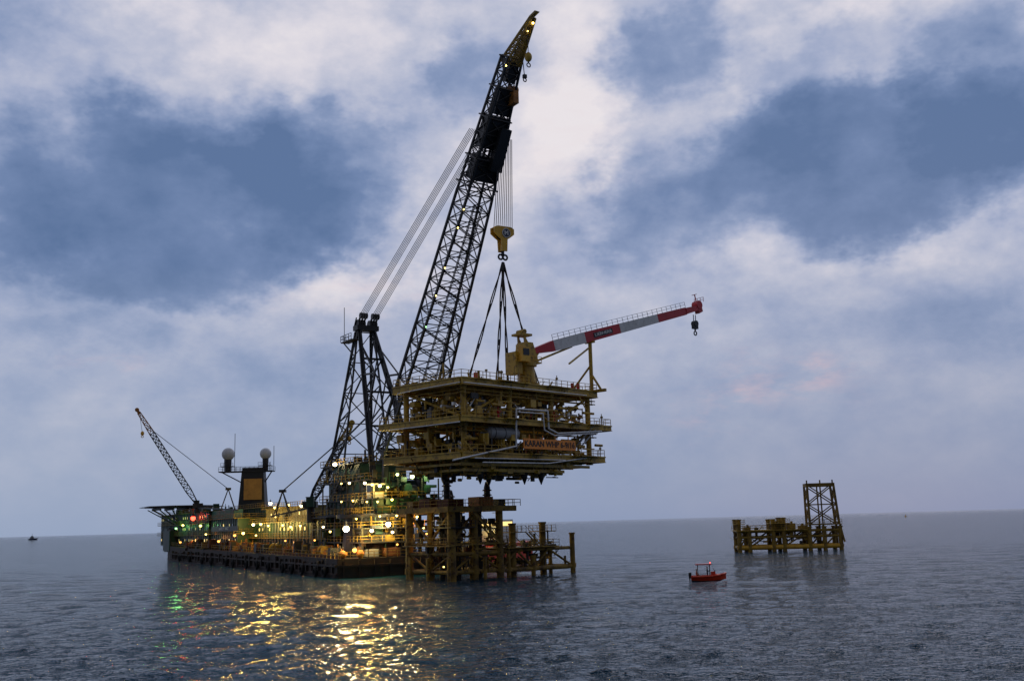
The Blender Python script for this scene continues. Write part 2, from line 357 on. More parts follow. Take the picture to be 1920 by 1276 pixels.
# antenna mast with radomes (squared to the camera side, its own small frame)
DT=b.M@b.pl(476,930,1,-14); Dm=DT.y; tw=V((DT.x,DT.y,0)); tl=b.l(tw)
def tp_(x,y): q=P(x,y,Dm); return V((q.x-tw.x,0,q.z))
def inT(o): o.location=(tl.x,tl.y,-C0.z); o.rotation_euler=(0,0,-rzB); return o
zT=eT[5]-.5
m=MB(); q0=tp_(449,965);q1=tp_(500,965);t0=tp_(456,882);t1=tp_(496,882)
m.hexa([(q0.x,-2.2,zT),(q1.x,-2.2,zT),(q1.x,2.2,zT),(q0.x,2.2,zT),(t0.x,-1.6,t0.z),(t1.x,-1.6,t0.z),(t1.x,1.6,t0.z),(t0.x,1.6,t0.z)])
mast=inT(m.build('antenna_tower',BLK,b))
m=MB(); u0=tp_(461,937);u1=tp_(495,897); m.box(u0.x,u1.x,-2.6,-2.3,u0.z,u1.z); m.build('orange_panel',ORGP,mast)
m=MB(); a0=tp_(413,884);a1=tp_(513,884); zz=a0.z; m.box(a0.x,a1.x,-2,2,zz-.3,zz); m.rail((a0.x,-2,zz),(a1.x,-2,zz),1.2,1.3,.08); m.rail((a0.x,2,zz),(a1.x,2,zz),1.2,1.3,.08)
for s_,e_ in ((a0.x+.5,t0.x),(a1.x-.5,t1.x)): m.bar((s_,0,zz-.2),(e_,0,zz-3.5),.3)
for px,py in ((440,812),(513,835),(420,860),(505,866)):
    q=tp_(px,py); m.bar((q.x,.5,zz),(q.x,.5,q.z),.13)
m.box(t0.x,t1.x,-1.2,1.2,zz,zz+.9)
m.build('antenna_platform',BLK2,mast)
for px,py,r in ((428,851,1.85),(498,850,1.65)):
    q=tp_(px,py); m=MB(); m.ball((q.x,0,q.z),r,20,12); m.build('radome',RAD,mast,True)
    m=MB(); m.tube((q.x,0,zz),(q.x,0,q.z-r*.7),r*.5,r*.55,14); m.rail((q.x-1.8,-1.5,zz+1.5),(q.x+1.8,-1.5,zz+1.5),.9,1,.07); m.box(q.x-1.8,q.x+1.8,-1.5,1.5,zz+1.35,zz+1.5); m.build('radome_base',BLK2,mast)
# safety board
q0=b.pl(396,996,1,-1.4);q1=b.pl(446,985,1,-1.4); m=MB(); m.box(q1.x,q0.x,-1.7,-1.4,q0.z,q1.z); sb=m.build('sign_board',BLK,b)
text('SAFETY FIRST',(q1.z-q0.z)*.75,WHT,sb,((q0.x+q1.x)/2,-1.36,(q0.z+q1.z)/2),(-1,0,0),(0,0,1),sx=2.1)
# machinery platforms around crane tub
m=MB(); m2=MB()
for z in (6.2,8.8,11.2):
    m.box(1.5,34,-26,-5,z-.2,z); m2.rail((1.5,-5,z),(34,-5,z),1.1,2,.08); m2.rail((1.5,-5,z),(1.5,-26,z),1.1,2,.08)
for x in (2,7,12,18,24,33):
    for y in (-5.4,-12,-19,-25.5): m.bar((x,y,DZ),(x,y,11),.35)
m.build('machinery_platform',BLK2,b); m2.build('platform_railing',YEL2,b)
def clutter(n,xr,yr,zr,t,name,mt,big=1.6):
    m=MB()
    for _ in range(n):
        x=rnd(*xr); y=rnd(*yr); z=rnd(*zr); k=random.random()
        if k<.35: m.box(x,x+rnd(.3,big),y,y+rnd(.3,big),z,z+rnd(.4,big))
        elif k<.65: m.tube((x,y,z),(x+rnd(.5,3),y,z),rnd(.06,.25),n=8)
        elif k<.85: m.tube((x,y,z),(x,y,z+rnd(.6,2.6)),rnd(.05,.25),n=8)
        else: m.bar((x,y,z),(x+rnd(-2,2),y,z+rnd(.8,2.2)),rnd(.08,.2))
    o=m.build(name,mt,t); o['kind']='stuff'; return o
clutter(70,(1,34),(-10,-5.2),(DZ,11),b,'deck_machinery',GRN); clutter(60,(1.6,4),(-27,-5),(DZ,10.6),b,'deck_machinery',BLK2); clutter(35,(1.6,4),(-27,-5),(DZ,10.6),b,'deck_pipework',YEL2)
clutter(90,(2,90),(-6,-1.5),(DZ,DZ+.6),b,'deck_pipework',ORG,1.8); clutter(120,(60,160),(-6,-1.5),(DZ+.5,DZ+1.2),b,'deck_machinery',RUS,2.4); clutter(90,(5,150),(-5,-1.5),(DZ,DZ+1),b,'deck_pipework',YEL2,2); clutter(90,(2,150),(-4,-.8),(DZ,DZ+1),b,'deck_machinery',BLK2,2.2)
clutter(60,(eM[0],eM[1]),(-17,-8),(eM[5],eM[5]+.3),b,'roof_equipment',BLK2,1.8); clutter(40,(eF[0],eF[1]),(-17,-3),(eF[5],eF[5]+.3),b,'roof_equipment',GRN,2.4)
# lit catwalk
m=MB(); q0=b.pl(543,976,1,-6);q1=b.pl(612,962,1,-6)
for k in range(5): z=q0.z+(q1.z-q0.z)*k/4; m.bar((q1.x,-6,z),(q0.x,-6,z),.14)
for k in range(9): x=q1.x+(q0.x-q1.x)*k/8; m.bar((x,-6,DZ),(x,-6,q1.z),.14)
m.build('catwalk',YEL,b)
# lamps on barge
for px,py,c,r in ((362,971,'r',.6),(343,984,'y',.3),(330,990,'k',.3),(376,985,'y',.3),(386,1001,'y',.22),(338,1016,'o',.28),
    (440,1003,'o',.28),(456,999,'y',.3),(410,1014,'o',.28)):
    q=b.pl(px,py,1,-1.1); lamp(b,q,c,r*1.2)
for px,py,c,r in ((448,984,'y',.34),(462,982,'y',.38),(475,983,'w',.36),(489,982,'y',.34),(503,985,'y',.26),(530,984,'y',.26),(545,987,'y',.28),(563,985,'y',.26),(606,987,'w',.26),
    (480,1003,'y',.22),(535,1013,'o',.2),(590,1012,'o',.18)):
    q=b.pl(px,py,1,-5.4 if py<990 else -2.2); lamp(b,q,c,r)
for px,py,c,r in ((507,943,'w',.42),(515,951,'y',.3),(541,946,'y',.28),(565,948,'w',.32),(518,968,'y',.34)):
    q=b.pl(px,py,1,-7.6); lamp(b,q,c,r)
for px,py,c,r in ((649,991,'W',.55),(697,994,'w',.34),(728,982,'W',.45),(736,997,'w',.26),(619,996,'y',.22),(665,1031,'o',.42),(712,967,'y',.2),(780,943,'y',.36),(771,1000,'y',.24),
    (795,989,'y',.22),(745,1020,'o',.18),(668,972,'y',.16),(744,966,'y',.2)):
    q=b.pl(px,py,0,1.0); q=b.pl(px,py,1,-4.6) if px<645 else q; lamp(b,q,c,r)
for px,py,ax,v,c,pw in ((360,968,1,-.5,'r',420),(332,985,1,0,'k',420),(375,985,1,-.8,'k',150),(400,1008,1,-1,'o',160),(455,982,1,-3,'y',900),(478,983,1,-3,'y',1500),(500,985,1,-3,'y',1000),(525,982,1,-4,'y',500),(552,985,1,-4,'y',160),
    (515,948,1,-7,'y',320),(560,946,1,-7,'w',240),(649,991,0,-.3,'w',3200),(668,992,0,-.3,'y',1700),(697,996,0,.2,'y',800),(728,982,0,-.3,'w',2200),(690,1015,0,.3,'o',240),(788,975,0,.3,'o',700),(610,1014,1,-1.5,'o',110),(550,1016,1,-1.5,'o',130),(490,1014,1,-1.5,'o',190),(440,1012,1,-1.5,'o',170),(360,1012,1,-1.5,'o',150)):
    glow(b,b.pl(px,py,ax,v),c,pw)
q=b.M.inverted()@P(478,925,Dm-9); glow(b,q,'y',90,.1)  # added fill light to brighten the orange panel, not one of the barge lamps

# fenders
fd=None
for i in range(14):
    px=335+i*21+rnd(-5,5); q=b.pl(px,1040,1,.7); loc=b.M@V((q.x,.6,rnd(.7,1.2))); L_='%s round tyre fender from the bow hanging on the near side of the barge'%['first','second','third','fourth','fifth','sixth','seventh','eighth','ninth','tenth','eleventh','twelfth','thirteenth','last'][i]
    if fd is None:
        fd=T('tyre_fender',L_,'fender',loc,rzB,'tyre fenders along the barge side')
        m=MB(); m.torus((0,0,0),(0,1,0),.75,.32); m.build('tyre',RUB,fd,True); m=MB(); m.bar((0,-.1,.8),(0,-.35,2.6),.1); m.build('hanging_chain',BLK2,fd)
    else: copytree(fd.o,loc,rzB,L_)
# winches
wn=None
for i,px in enumerate((350,372,398,425,468,512,556,604)):
    q=b.pl(px,1028,1,-2.5); loc=b.M@V((q.x,-2.8,DZ+.02+(.0055*q.x if q.x>0 else 0))); L_='%s orange mooring winch counted from the bow, beside the near deck rail'%['first','second','third','fourth','fifth','sixth','seventh','eighth'][i]
    if wn is None:
        wn=T('deck_winch',L_,'winch',loc,rzB,'mooring winches along the barge rail')
        m=MB(); m.tube((-1.1,0,1.1),(1.1,0,1.1),.6,n=14); m.build('drum',ROPE,wn)
        for fx in (-1.25,1.1): m=MB(); m.tube((fx,0,1.1),(fx+.15,0,1.1),1,n=16); m.build('flange',YEL,wn)
        m=MB(); m.box(-1.8,1.8,-1,1,0,.2)
        for s_ in (-1.45,1.45): m.hexa([(s_-.1,-.9,.2),(s_+.1,-.9,.2),(s_+.1,.9,.2),(s_-.1,.9,.2),(s_-.1,-.2,1.4),(s_+.1,-.2,1.4),(s_+.1,.2,1.4),(s_-.1,.2,1.4)])
        m.build('frame',ORG,wn); m=MB(); m.box(1.6,2.5,-.5,.5,.2,1.5); m.tube((1.9,0,1.5),(1.9,0,2),.25); m.build('motor',GRN,wn)
    else: copytree(wn.o,loc,rzB,L_)
# containers
def container(px,py0,py1,pxw,ax,val,mt,label,name='shipping_container',z=None,side=1):
    p=b.pl(px,py1,ax,val); q=b.pl(pxw,py0,ax,val); L_=abs((q-p).x if ax==1 else (q-p).y); h=max(1.2,abs(q.z-p.z)); zz=z if z is not None else p.z
    loc=b.M@V(((min(p.x,q.x)+L_/2) if ax==1 else val+1.3,(val-1.3) if ax==1 else (min(p.y,q.y)+L_/2),zz))
    t=T(name,label,'container',loc,rzB+(0 if ax==1 else pi/2),'cargo containers and lockers on the barge deck')
    m=MB(); m.box(-L_/2,L_/2,-1.2,1.2,.1,h); k=-L_/2+.3
    while k<L_/2-.2:
        for s_ in (-1.26,1.2): m.box(k,k+.16,s_,s_+.06,.25,h-.15)
        k+=.36
    m.build('shell',mt,t)
    m=MB()
    for sx in (-L_/2,L_/2-.16):
        for sy in (-1.3,1.14): m.box(sx,sx+.16,sy,sy+.16,0,h+.05)
    m.box(-L_/2,L_/2,-1.31,-1.2,h-.12,h+.04); m.box(-L_/2,L_/2,-1.31,-1.2,0,.15); m.build('corner_frame',BLK2,t)
    m=MB(); m.box(L_/2,L_/2+.06,-1.1,-.04,.2,h-.1); m.box(L_/2,L_/2+.06,.04,1.1,.2,h-.1); m.build('door',mt,t)
container(395,964,983,438,1,-3.2,LGRN,'pale green container on top of the accommodation block above the safety board',z=eG[5]+.02)
container(440,1012,1024,462,1,-6.5,YELB,'small yellow locker on deck below the antenna tower',z=DZ+.4)
container(528,1012,1026,550,1,-3.5,ORG,'orange container on the near deck beside the lit catwalk',z=DZ+.25)
container(572,1020,1036,598,1,-3.8,CRM,'cream container on deck just left of the crane pedestal',z=DZ+.2)
container(385,1008,1019,402,1,-6,RUS,'rust red container on deck near the bow house',z=DZ+.9)
container(690,1020,1036,712,0,.9,GRY,'grey locker on the stern deck edge below the crane house',z=DZ+.02)
container(725,1020,1038,752,0,.9,RUS,'rusty brown container on the stern deck edge nearest the jacket',z=DZ+.02)
for px,lb in ((643,'orange round mooring buoy on the near stern corner of the barge'),(676,'orange round mooring buoy on the stern edge beside the grey locker')):
    q=b.pl(px,1036,0,.9); loc=b.M@V((1.0,q.y,DZ+.02)); t=T('mooring_buoy',lb,'buoy',loc,0,'orange mooring buoys on the barge stern')
    m=MB(); m.ball((0,0,.75),.72,16,10); m.build('float',ORG,t,True); m=MB(); m.tube((0,0,1.4),(0,0,1.75),.1); m.torus((0,0,1.85),(0,1,0),.16,.05,10,5); m.build('ring',BLK2,t); m=MB(); m.tube((0,0,0),(0,0,.12),.4); m.build('cradle',BLK2,t)

# ---------------------------------------------------------------- main crane
pd=V((.537,-.843,0)).normalized(); rzC=atan2(pd.y,pd.x)
c=T('derrick_crane','huge black lattice boom crane with yellow jib tip on the stern of the barge','crane',(-26.8,210,DZ),rzC)
Zc=lambda z:z-DZ
m=MB(); m.tube((0,0,0),(0,0,7.6),7.2,6.6,28); m.tube((0,0,7.3),(0,0,8),8.2,n=28); m.build('pedestal_tub',BLK2,c)
m=MB()
m.box(-12,12,-6,6,8,10.6); m.box(-11.5,6,-5.6,5.6,10.6,14.2); m.box(-11,2,-5,5,14.2,17.6)
for x in range(-11,12,2): m.box(x,x+.2,-6.12,-6,8.1,10.5)
hs=m.build('machinery_house',GRN,c)
m=MB(); m2=MB()
for z,x0,x1,yy in ((8,-13,13.5,7.3),(10.7,-13,13,7),(14.3,-14.5,10,6.8),(17.7,-14,6,6.4)):
    m.box(x0,x1,-yy,-yy+1.3,z-.18,z); m.box(x0,x1,yy-1.3,yy,z-.18,z); m.box(x1-1.3,x1,-yy+1.3,yy-1.3,z-.18,z); m.box(x0,x0+1,-yy+1.3,yy-1.3,z-.18,z)
    m2.rail((x0,-yy,z),(x1,-yy,z),1.1,1.7,.08); m2.rail((x1,-yy,z),(x1,yy,z),1.1,1.7,.08); m2.rail((x0,-yy,z),(x0,yy,z),1.1,1.7,.08)
for x,y in ((-12,-6.7),(-6,-6.7),(0,-6.7),(6,-6.7),(11.5,-6.7),(12.4,-2),(12.4,3),(12.4,6.5)): m.bar((x,y,8),(x,y,14.2),.22)
m.stair((2,-6.7,8),(6,-6.7,10.7)); m.stair((-8,-6.6,10.7),(-3,-6.6,14.3)); m.stair((-3,-6.3,14.3),(1,-6.3,17.7))
m.build('house_walkway',BLK2,hs); m2.build('house_railing',YEL2,hs)
def clut(n,xr,yr,zr,name,mt):
    return clutter(n,xr,yr,zr,c,name,mt,1.5)
clut(60,(-11,11),(-7,-6.2),(8,17),'house_pipework',BLK2); clut(45,(11,12.6),(-6,6),(8,15),'house_pipework',GRN); clut(40,(2,12),(-5,5),(10.6,12),'winch_machinery',YEL2); clut(60,(-11,2),(-5,4),(17.6,18),'winch_machinery',BLK2)
for x,y in ((5,-3),(8.5,-3),(5,2),(8.5,2)): m=MB(); m.tube((x,y-1.6,12),(x,y+1.6,12),1.2,n=16); m.build('hoist_drum',ROPE,c)
m=MB(); m.box(8.6,11.6,-6.6,-3.9,10.75,13.4); cb=m.build('operator_cab',WHT,c); m=MB(); m.box(11.6,11.66,-6.3,-4.2,11.8,13.1); m.box(9,11.3,-6.67,-6.6,11.8,13.1); m.build('cab_window',GLS,cb)
# A-frame
apx=-5.7; apz=Zc(49.3)
ap=[V((apx,-1.5,apz)),V((apx,1.5,apz))]
m=MB()
bk=[V((-14,-5,14.3)),V((-14,5,14.3))]; bk2=[V((-5.5,-5,17.6)),V((-5.5,5,17.6))]; frt=[V((8.5,-5,10.7)),V((8.5,5,10.7))]
for s_ in (0,1):
    m.tube(bk[s_],ap[s_]+V((-1,0,0)),.3,.24); m.bar(ap[s_],frt[s_],.72,.6)
    a2=V((1.6,0,0)); m.bar(ap[s_]+a2*.4,frt[s_]+a2,.3)
    for k in range(12): p=ap[s_].lerp(frt[s_],k/12); q=(ap[s_]+a2*.4).lerp(frt[s_]+a2,(k+1)/12); m.bar(p,q,.16)
m.lattice([bk[0],bk2[0],bk2[1],bk[1]],[ap[0]+V((-1.2,-.3,-1)),ap[0]+V((0,-.3,-1)),ap[1]+V((0,.3,-1)),ap[1]+V((-1.2,.3,-1))],5,.32,.18,x=True,faces=((0,1),(2,3),(3,0)))
for k in range(1,5):
    t=k/5; m.bar(ap[0].lerp(frt[0],t),ap[1].lerp(frt[1],t),.4)
    if k<4: m.bar(ap[0].lerp(frt[0],t),ap[1].lerp(frt[1],t+.2),.22); m.bar(ap[1].lerp(frt[1],t),ap[0].lerp(frt[0],t+.2),.22)
for s_ in (0,1):
    m.bar(ap[s_].lerp(frt[s_],.3),bk2[s_].lerp(ap[s_],.45),.25); m.bar(ap[s_].lerp(frt[s_],.55),bk2[s_].lerp(ap[s_],.2),.25)
    q=ap[s_].lerp(frt[s_],.3); m.bar(q,q+V((5.5,0,-.4)),.35); m.bar(q+V((5.5,0,-.4)),ap[s_].lerp(frt[s_],.55),.35); m.bar(q+V((5.5,0,-.4)),ap[s_].lerp(frt[s_],.12),.22)
m.build('a_frame',BLK,c)
for y in (-1.9,-1.3,-.7,.7,1.3,1.9):
    m=MB(); m.tube((apx+.3,y-.2,apz+.4),(apx+.3,y+.2,apz+.4),.9,n=18); m.tube((apx+1.8,y-.16,apz+1.9),(apx+1.8,y+.16,apz+1.9),.6,n=14); m.bar((apx+.3,y,apz+.4),(apx+1.8,y,apz+1.9),.3); m.build('sheave',BLK,c)
m=MB(); m.box(apx-1,apx+1.2,-2.4,2.4,apz-.9,apz+.1); m.bar((apx-.8,-2.2,apz),(apx+.3,-2.2,apz+1.7),.2); m.bar((apx-.8,2.2,apz),(apx+.3,2.2,apz+1.7),.2); m.build('apex_beam',BLK,c)
m=MB(); m.box(apx-4.5,apx+.8,-3.6,-1.8,apz-3,apz-2.8); m.rail((apx-4.5,-3.6,apz-2.8),(apx+.8,-3.6,apz-2.8),1.2,1.2,.09); m.rail((apx-4.5,-3.6,apz-2.8),(apx-4.5,-1.8,apz-2.8),1.2,1,.09); m.bar((apx-4,-3,apz-2.8),(apx-4,-3,apz+4.5),.1); m.bar((apx-4.2,-3,apz-3),(apx-1.2,-2,apz-6),.2); m.build('apex_platform',BLK2,c)
# boom
B0=c.P(757,850,200); B1=c.P(960,108,168.5)
ax=(B1-B0); BL=ax.length; u=ax.normalized(); vv=V((0,1,0)); nn=u.cross(vv).normalized(); vv=nn.cross(u).normalized()
def wd(t):
    if t<.68: return 9.7+(4.9-9.7)*t/.68, 3.2+(4.2-3.2)*t/.68
    return 4.9+(2.8-4.9)*(t-.68)/.32, 4.2+(2.2-4.2)*(t-.68)/.32
def sec4(t,kw=1,kd=1,off=0):
    w_,d_=wd(t); ce=B0+ax*t+vv*off; w_*=kw/2; d_*=kd/2
    return [ce-vv*w_-nn*d_,ce+vv*w_-nn*d_,ce+vv*w_+nn*d_,ce-vv*w_+nn*d_]
m=MB()
m.lattice(sec4(0),sec4(.34),7,.42,.16); m.lattice(sec4(.34),sec4(.68),9,.38,.14)
m.lattice(sec4(0,.9,.15),sec4(0.001),1,.5,.3)
m.bar((B0.x,-4.4,B0.z-.6),(B0.x,4.4,B0.z-.6),.9)
for s_ in (-4,4): m.bar((B0.x,s_,B0.z),(B0.x-1,s_,10.6),.9)
bm=m.build('boom',BLK,c)
m=MB(); a=sec4(.02,.3); e=sec4(.66,.3); m.lattice([a[0],a[1]]+[p-nn*.4 for p in (a[1],a[0])],[e[0],e[1]]+[p-nn*.4 for p in (e[1],e[0])],40,.12,.09,x=False,faces=((0,1),)); m.build('boom_walkway',BLK2,bm)
m=MB(); m.lattice(sec4(.68),sec4(1),9,.34,.16); m.build('boom_head_frame',BLK,bm)
m=MB()
for t0,t1,kw,off in ((.715,.772,.95,.3),(.79,.865,1.1,.35),(.87,.93,.85,.4),(.945,.99,.6,.4)):
    p=sec4(t0,kw,.8,off); q=sec4(t1,kw,.8,off); m.hexa(p+q)
p=sec4(.745,.5,.3,1.2); q=sec4(.845,.5,.3,1.2); m.hexa([x+nn*-2.4 for x in p]+[x+nn*-2.4 for x in q])
for k in range(4):
    a=sec4(.768,.9,.8,.3); e=sec4(.795,.9,.8,.3); m.bar(a[0].lerp(a[1],(k+.5)/4),e[0].lerp(e[1],(k+.5)/4),.3)
m.build('sheave_housing',BLK,bm)
m=MB(); a=sec4(.69,1.1,1.1); e=sec4(.93,1.1,1.1); m.rail(a[0],e[0],1,2.5,.09); m.rail(a[1],e[1],1,2.5,.09)
for t in (.70,.765,.86,.93):
    a=sec4(t,1.25,1.15)
    for i in range(4): m.bar(a[i],a[(i+1)%4],.2)
m.build('head_railing',BLK2,bm)
# jib
J=c.P(999,33,165); jb=sec4(.985,.95,1); ju=(J-B1).normalized(); m=MB()
je=[J+d for d in (-vv*.35-nn*.3,vv*.35-nn*.3,vv*.35+nn*.3,-vv*.35+nn*.3)]
m.lattice(jb,je,7,.3,.14); jib=m.build('jib',YEL2,c)
m=MB(); m.hexa([jb[1].lerp(jb[0],.35),jb[1],jb[2],jb[2].lerp(jb[3],.35)]+[je[1].lerp(je[0],.35),je[1],je[2],je[2].lerp(je[3],.35)]); m.hexa([x-vv*.3 for x in je]+[x+ju*1.2+vv*.2 for x in je]); m.build('jib_web',YEL2,jib)
m=MB(); q=c.P(944,104,168); m.bar(q,q+V((0,0,-3)),.12); m.bar(q+V((0,-.8,0)),q+V((0,1.5,-1)),.2); m.bar(q,jb[0],.2); m.build('jib_stay_post',BLK2,jib)
# stay ropes
m=MB()
for sg in (-1,1):
    for k in range(5):
        a=V((apx+1.6,sg*(.7+.34*k),apz+2.0)); t=c.P(893,243,176); e=V((t.x,t.y+sg*(.5+.3*k)+.4,t.z)); m.tube(a,e,.062,n=6)
m.build('stay_rope',ROPE,c)
m=MB()
for k in range(10):
    a=c.P(926+k*3.8,428,175); e=c.P(936+k*2.6,262,175); m.tube(a,e,.062,n=6)
m.build('hoist_rope',ROPE,c)
m=MB(); a=c.P(962,185,171); m.hexa([a+V((x,y,z)) for z in (-1.1,1.1) for x,y in ((-1,-.5),(1,-.5),(1,.5),(-1,.5))]); m.tube(a+V((0,-.7,1.4)),a+V((0,.7,1.4)),.8); m.build('auxiliary_block',ORG,c)
# lamps on crane
for px,py,ax_,v,cl,r in ((628,870,1,-7.2,'W',.38),(640,906,1,-7.2,'y',.18),(655,905,1,-7.2,'w',.24),(684,905,1,-7.2,'w',.28),(698,908,1,-7.2,'y',.26),(640,940,1,-7.2,'y',.18),(662,938,1,-7.2,'y',.2),(688,940,1,-7.2,'y',.18),
    (712,910,0,13.3,'w',.3),(727,913,0,13.3,'y',.24),(708,940,0,13.5,'y',.2),(735,936,0,13.5,'y',.22),(745,889,0,13,'g',.26),(773,893,0,13,'g',.38),(809,892,0,13,'g',.38),(719,856,0,10,'o',.2),(790,938,0,13.5,'o',.22)):
    lamp(c,c.pl(px,py,ax_,v),cl,r)
for px,py,ax_,v,cl,pw in ((628,872,1,-7.8,'w',420),(690,908,1,-8,'y',320),(655,938,1,-8,'y',220),(720,912,0,14,'y',380),(773,893,0,14,'g',320),(809,892,0,14,'g',260),(735,940,0,14.2,'y',300)):
    glow(c,c.pl(px,py,ax_,v),cl,pw,.2)
for t,cl in ((.645,'y'),(.60,'y'),(.5,'y'),(.43,'y'),(.35,'k'),(.98,'y')):
    a=sec4(t)[0]; lamp(c,a-nn*.2,cl,.15)
lamp(c,J+V((0,0,-1)),'y',.2); lamp(c,B1.lerp(J,.6)+V((1,0,0)),'y',.12)

# whip hook
q=P(992,62,166); t=T('whip_hook','small yellow ball hook hanging below the jib tip of the big crane','hook',P(991,118,166),rzC)
m=MB(); m.ball((0,0,1),.62,14,9,1.35); m.build('weight',YEL,t,True); m=MB(); m.tube((0,0,1.8),(0,0,t.l(q).z),.06,n=6); m.build('rope',ROPE,t)
m=MB(); m.torus((0,0,-.4),(1,0,0),.35,.1,12,6); m.tube((0,0,-.1),(0,0,.3),.12); m.build('hook',BLK,t)
t=T('chain_hook','small dark hook on a short chain just below the yellow ball hook','hook',P(984,150,167),rzC)
m=MB(); top=t.P(980,112,167); m.bar((0,0,.3),top,.1)
m.build('chain',BLK2,t); m=MB(); m.torus((0,0,0),(1,0,0),.3,.1,12,6); m.box(-.25,.25,-.3,.3,.3,.9); m.build('hook',BLK,t)
# main block
t=T('hook_block','large yellow hook block with a round letter emblem hanging from the big crane','hook block',P(943,487,175),rzC)
z0=t.P(943,472,175).z; z2=t.P(943,426,175).z
m=MB()
prof=[(-1.3,z2),(-1.95,z2-.3),(-1.95,z2-1.25),(-1.1,z2-1.9),(-.62,z2-2.2),(-.5,z0),(.5,z0),(.62,z2-2.2),(1.1,z2-1.9),(1.95,z2-1.25),(1.95,z2-.3),(1.3,z2)]
n_=len(prof)
for x0,x1 in ((-.7,-.45),(.45,.7)):
    m.add([(x0,y,z) for y,z in prof]+[(x1,y,z) for y,z in prof],[tuple(range(n_-1,-1,-1)),tuple(range(n_,2*n_))]+[(i,(i+1)%n_,n_+(i+1)%n_,n_+i) for i in range(n_)])
m.box(-.44,.44,-1.6,1.6,z2-.35,z2-.1); m.box(-.44,.44,-.35,.35,z0+.1,z0+1.1); bd=m.build('cheek_plates',YELB,t)
ze=z2-1.15
m=MB()
for k in range(3): m.tube((-.4+k*.3,0,ze),(-.2+k*.3,0,ze),1.0,n=20)
m.tube((-.44,0,ze),(.44,0,ze),.2); m.build('sheave',BLK2,t)
m=MB(); m.tube((.7,.35,ze),(.76,.35,ze),.82,n=24); em=m.build('emblem',NVY,t); m=MB(); m.torus((.78,.35,ze),(1,0,0),.76,.07,24,5); m.build('emblem_ring',WHT,em)
text('M',1.15,WHT,em,(.79,.35,ze),(0,1,0),(0,0,1))
m=MB(); m.tube((0,0,z0+.1),(0,0,.9),.28,n=10); m.torus((0,.45,.45),(1,0,0),.42,.17,14,7); m.torus((0,-.45,.45),(1,0,0),.42,.17,14,7); m.build('double_hook',BLK,t)

# ---------------------------------------------------------------- topside being lifted
a47=radians(47); OC=P(865,705,158)
w=T('wellhead_platform_deck','yellow steel wellhead platform deck of several levels hanging in slings from the crane','platform deck',(OC.x,OC.y,14),a47)
zt=OC.z-14
def wz(y,x=865): return w.pl(x,y,1,0).z if x>=865 else w.pl(x,y,0,0).z
zl=[zt,wz(779),wz(846)]
ext=[(0,32.2,0,15.6),(-1.2,34.4,-1,17.6),(-.8,32.6,-.8,17)]
def deck(name,z,x0,x1,y0,y1,th,rl=True):
    m=MB(); m.box(x0+.3,x1-.3,y0+.3,y1-.3,z-.12,z-.02)
    for p,q in (((x0,y0),(x1,y0)),((x0,y1),(x1,y1))): m.box(p[0],q[0],p[1]-.12,p[1]+.12,z-th,z-.2); m.box(p[0],q[0],p[1]-.3,p[1]+.3,z-.2,z); m.box(p[0],q[0],p[1]-.3,p[1]+.3,z-th-.12,z-th)
    for xx in (x0,x1): m.box(xx-.12,xx+.12,y0+.3,y1-.3,z-th,z-.2); m.box(xx-.3,xx+.3,y0+.3,y1-.3,z-.2,z-.003); m.box(xx-.3,xx+.3,y0+.3,y1-.3,z-th-.12,z-th-.003)
    k=x0+1.6
    while k<x1-1: m.box(k,k+.2,y0+.15,y1-.15,z-th*.8,z-.13); k+=1.7
    for f in (.28,.72): yy=y0+(y1-y0)*f; m.box(x0+.15,x1-.15,yy-.15,yy+.15,z-th-.25,z-.14)
    for _ in range(9):
        k=rnd(x0+1,x1-4); g_=rnd(1.2,3.2); m.box(k,k+g_,y0-rnd(.7,1.4),y0-.31,z-.16,z-.03); m.bar((k+.2,y0-.6,z-.15),(k+.2,y0-.1,z-th),.12)
    o=m.build(name,YEL,w)
    m=MB()
    for p,q in (((x0,y0),(x1,y0)),((x0,y0),(x0,y1)),((x1,y0),(x1,y1)),((x0,y1),(x1,y1))): m.rail((*p,z),(*q,z),1.1,1.5,.075)
    m.build('railing',YEL,o); return o
deck('upper_deck',zl[0],*ext[0],1.05); deck('middle_deck',zl[1],*ext[1],.8); deck('lower_deck',zl[2],*ext[2],.9)
zb=wz(886); m=MB()
for z,(x0,x1,y0,y1) in ((zl[2]-1.5,(0,30,.5,15)),(zb+.8,(1.0,24,1.0,13)),):
    for yy in np.linspace(y0,y1,5): m.box(x0,x1,yy-.12,yy+.12,z-.45,z)
    k=x0
    while k<=x1: m.box(k,k+.2,y0,y1,z-.4,z-.06); k+=1.9
for x in (2,7,12,17,21,23.5):
    for y in (1.5,7,12): m.bar((x,y,zb+.5),(x,y,zl[2]-.8),.3)
m.build('underdeck_frame',YEL,w)
clutter(130,(0,24),(0,12),(zb-.4,zl[2]-1.6),w,'underdeck_pipework',YEL,1.4); clutter(60,(0,24),(0,12),(zb-.8,zl[2]-2.0),w,'underdeck_pipework',BLK2,1.3)
for x,y in ((6,2.5),(16,2.5),(20,2.5),(16,10.5),(6,10.5)):
    m=MB(); m.tube((x,y,zb+.6),(x,y,zb-.4),.55,.5); m.tube((x,y,zb-.4),(x,y,zb-1.5),.5,.05); m.build('stabbing_cone',BLK2,w)
for x in (1.5,11.5,21.5,31):
    for y in (1.2,14.2):
        m=MB(); m.tube((x,y,zb+1.2 if x<30 else zl[2]-1),(x,y,zl[0]-.3),.45,n=14)
        for z in zl: m.tube((x,y,z-1.3),(x,y,z-.9),.6,n=14)
        m.build('column',YEL,w)
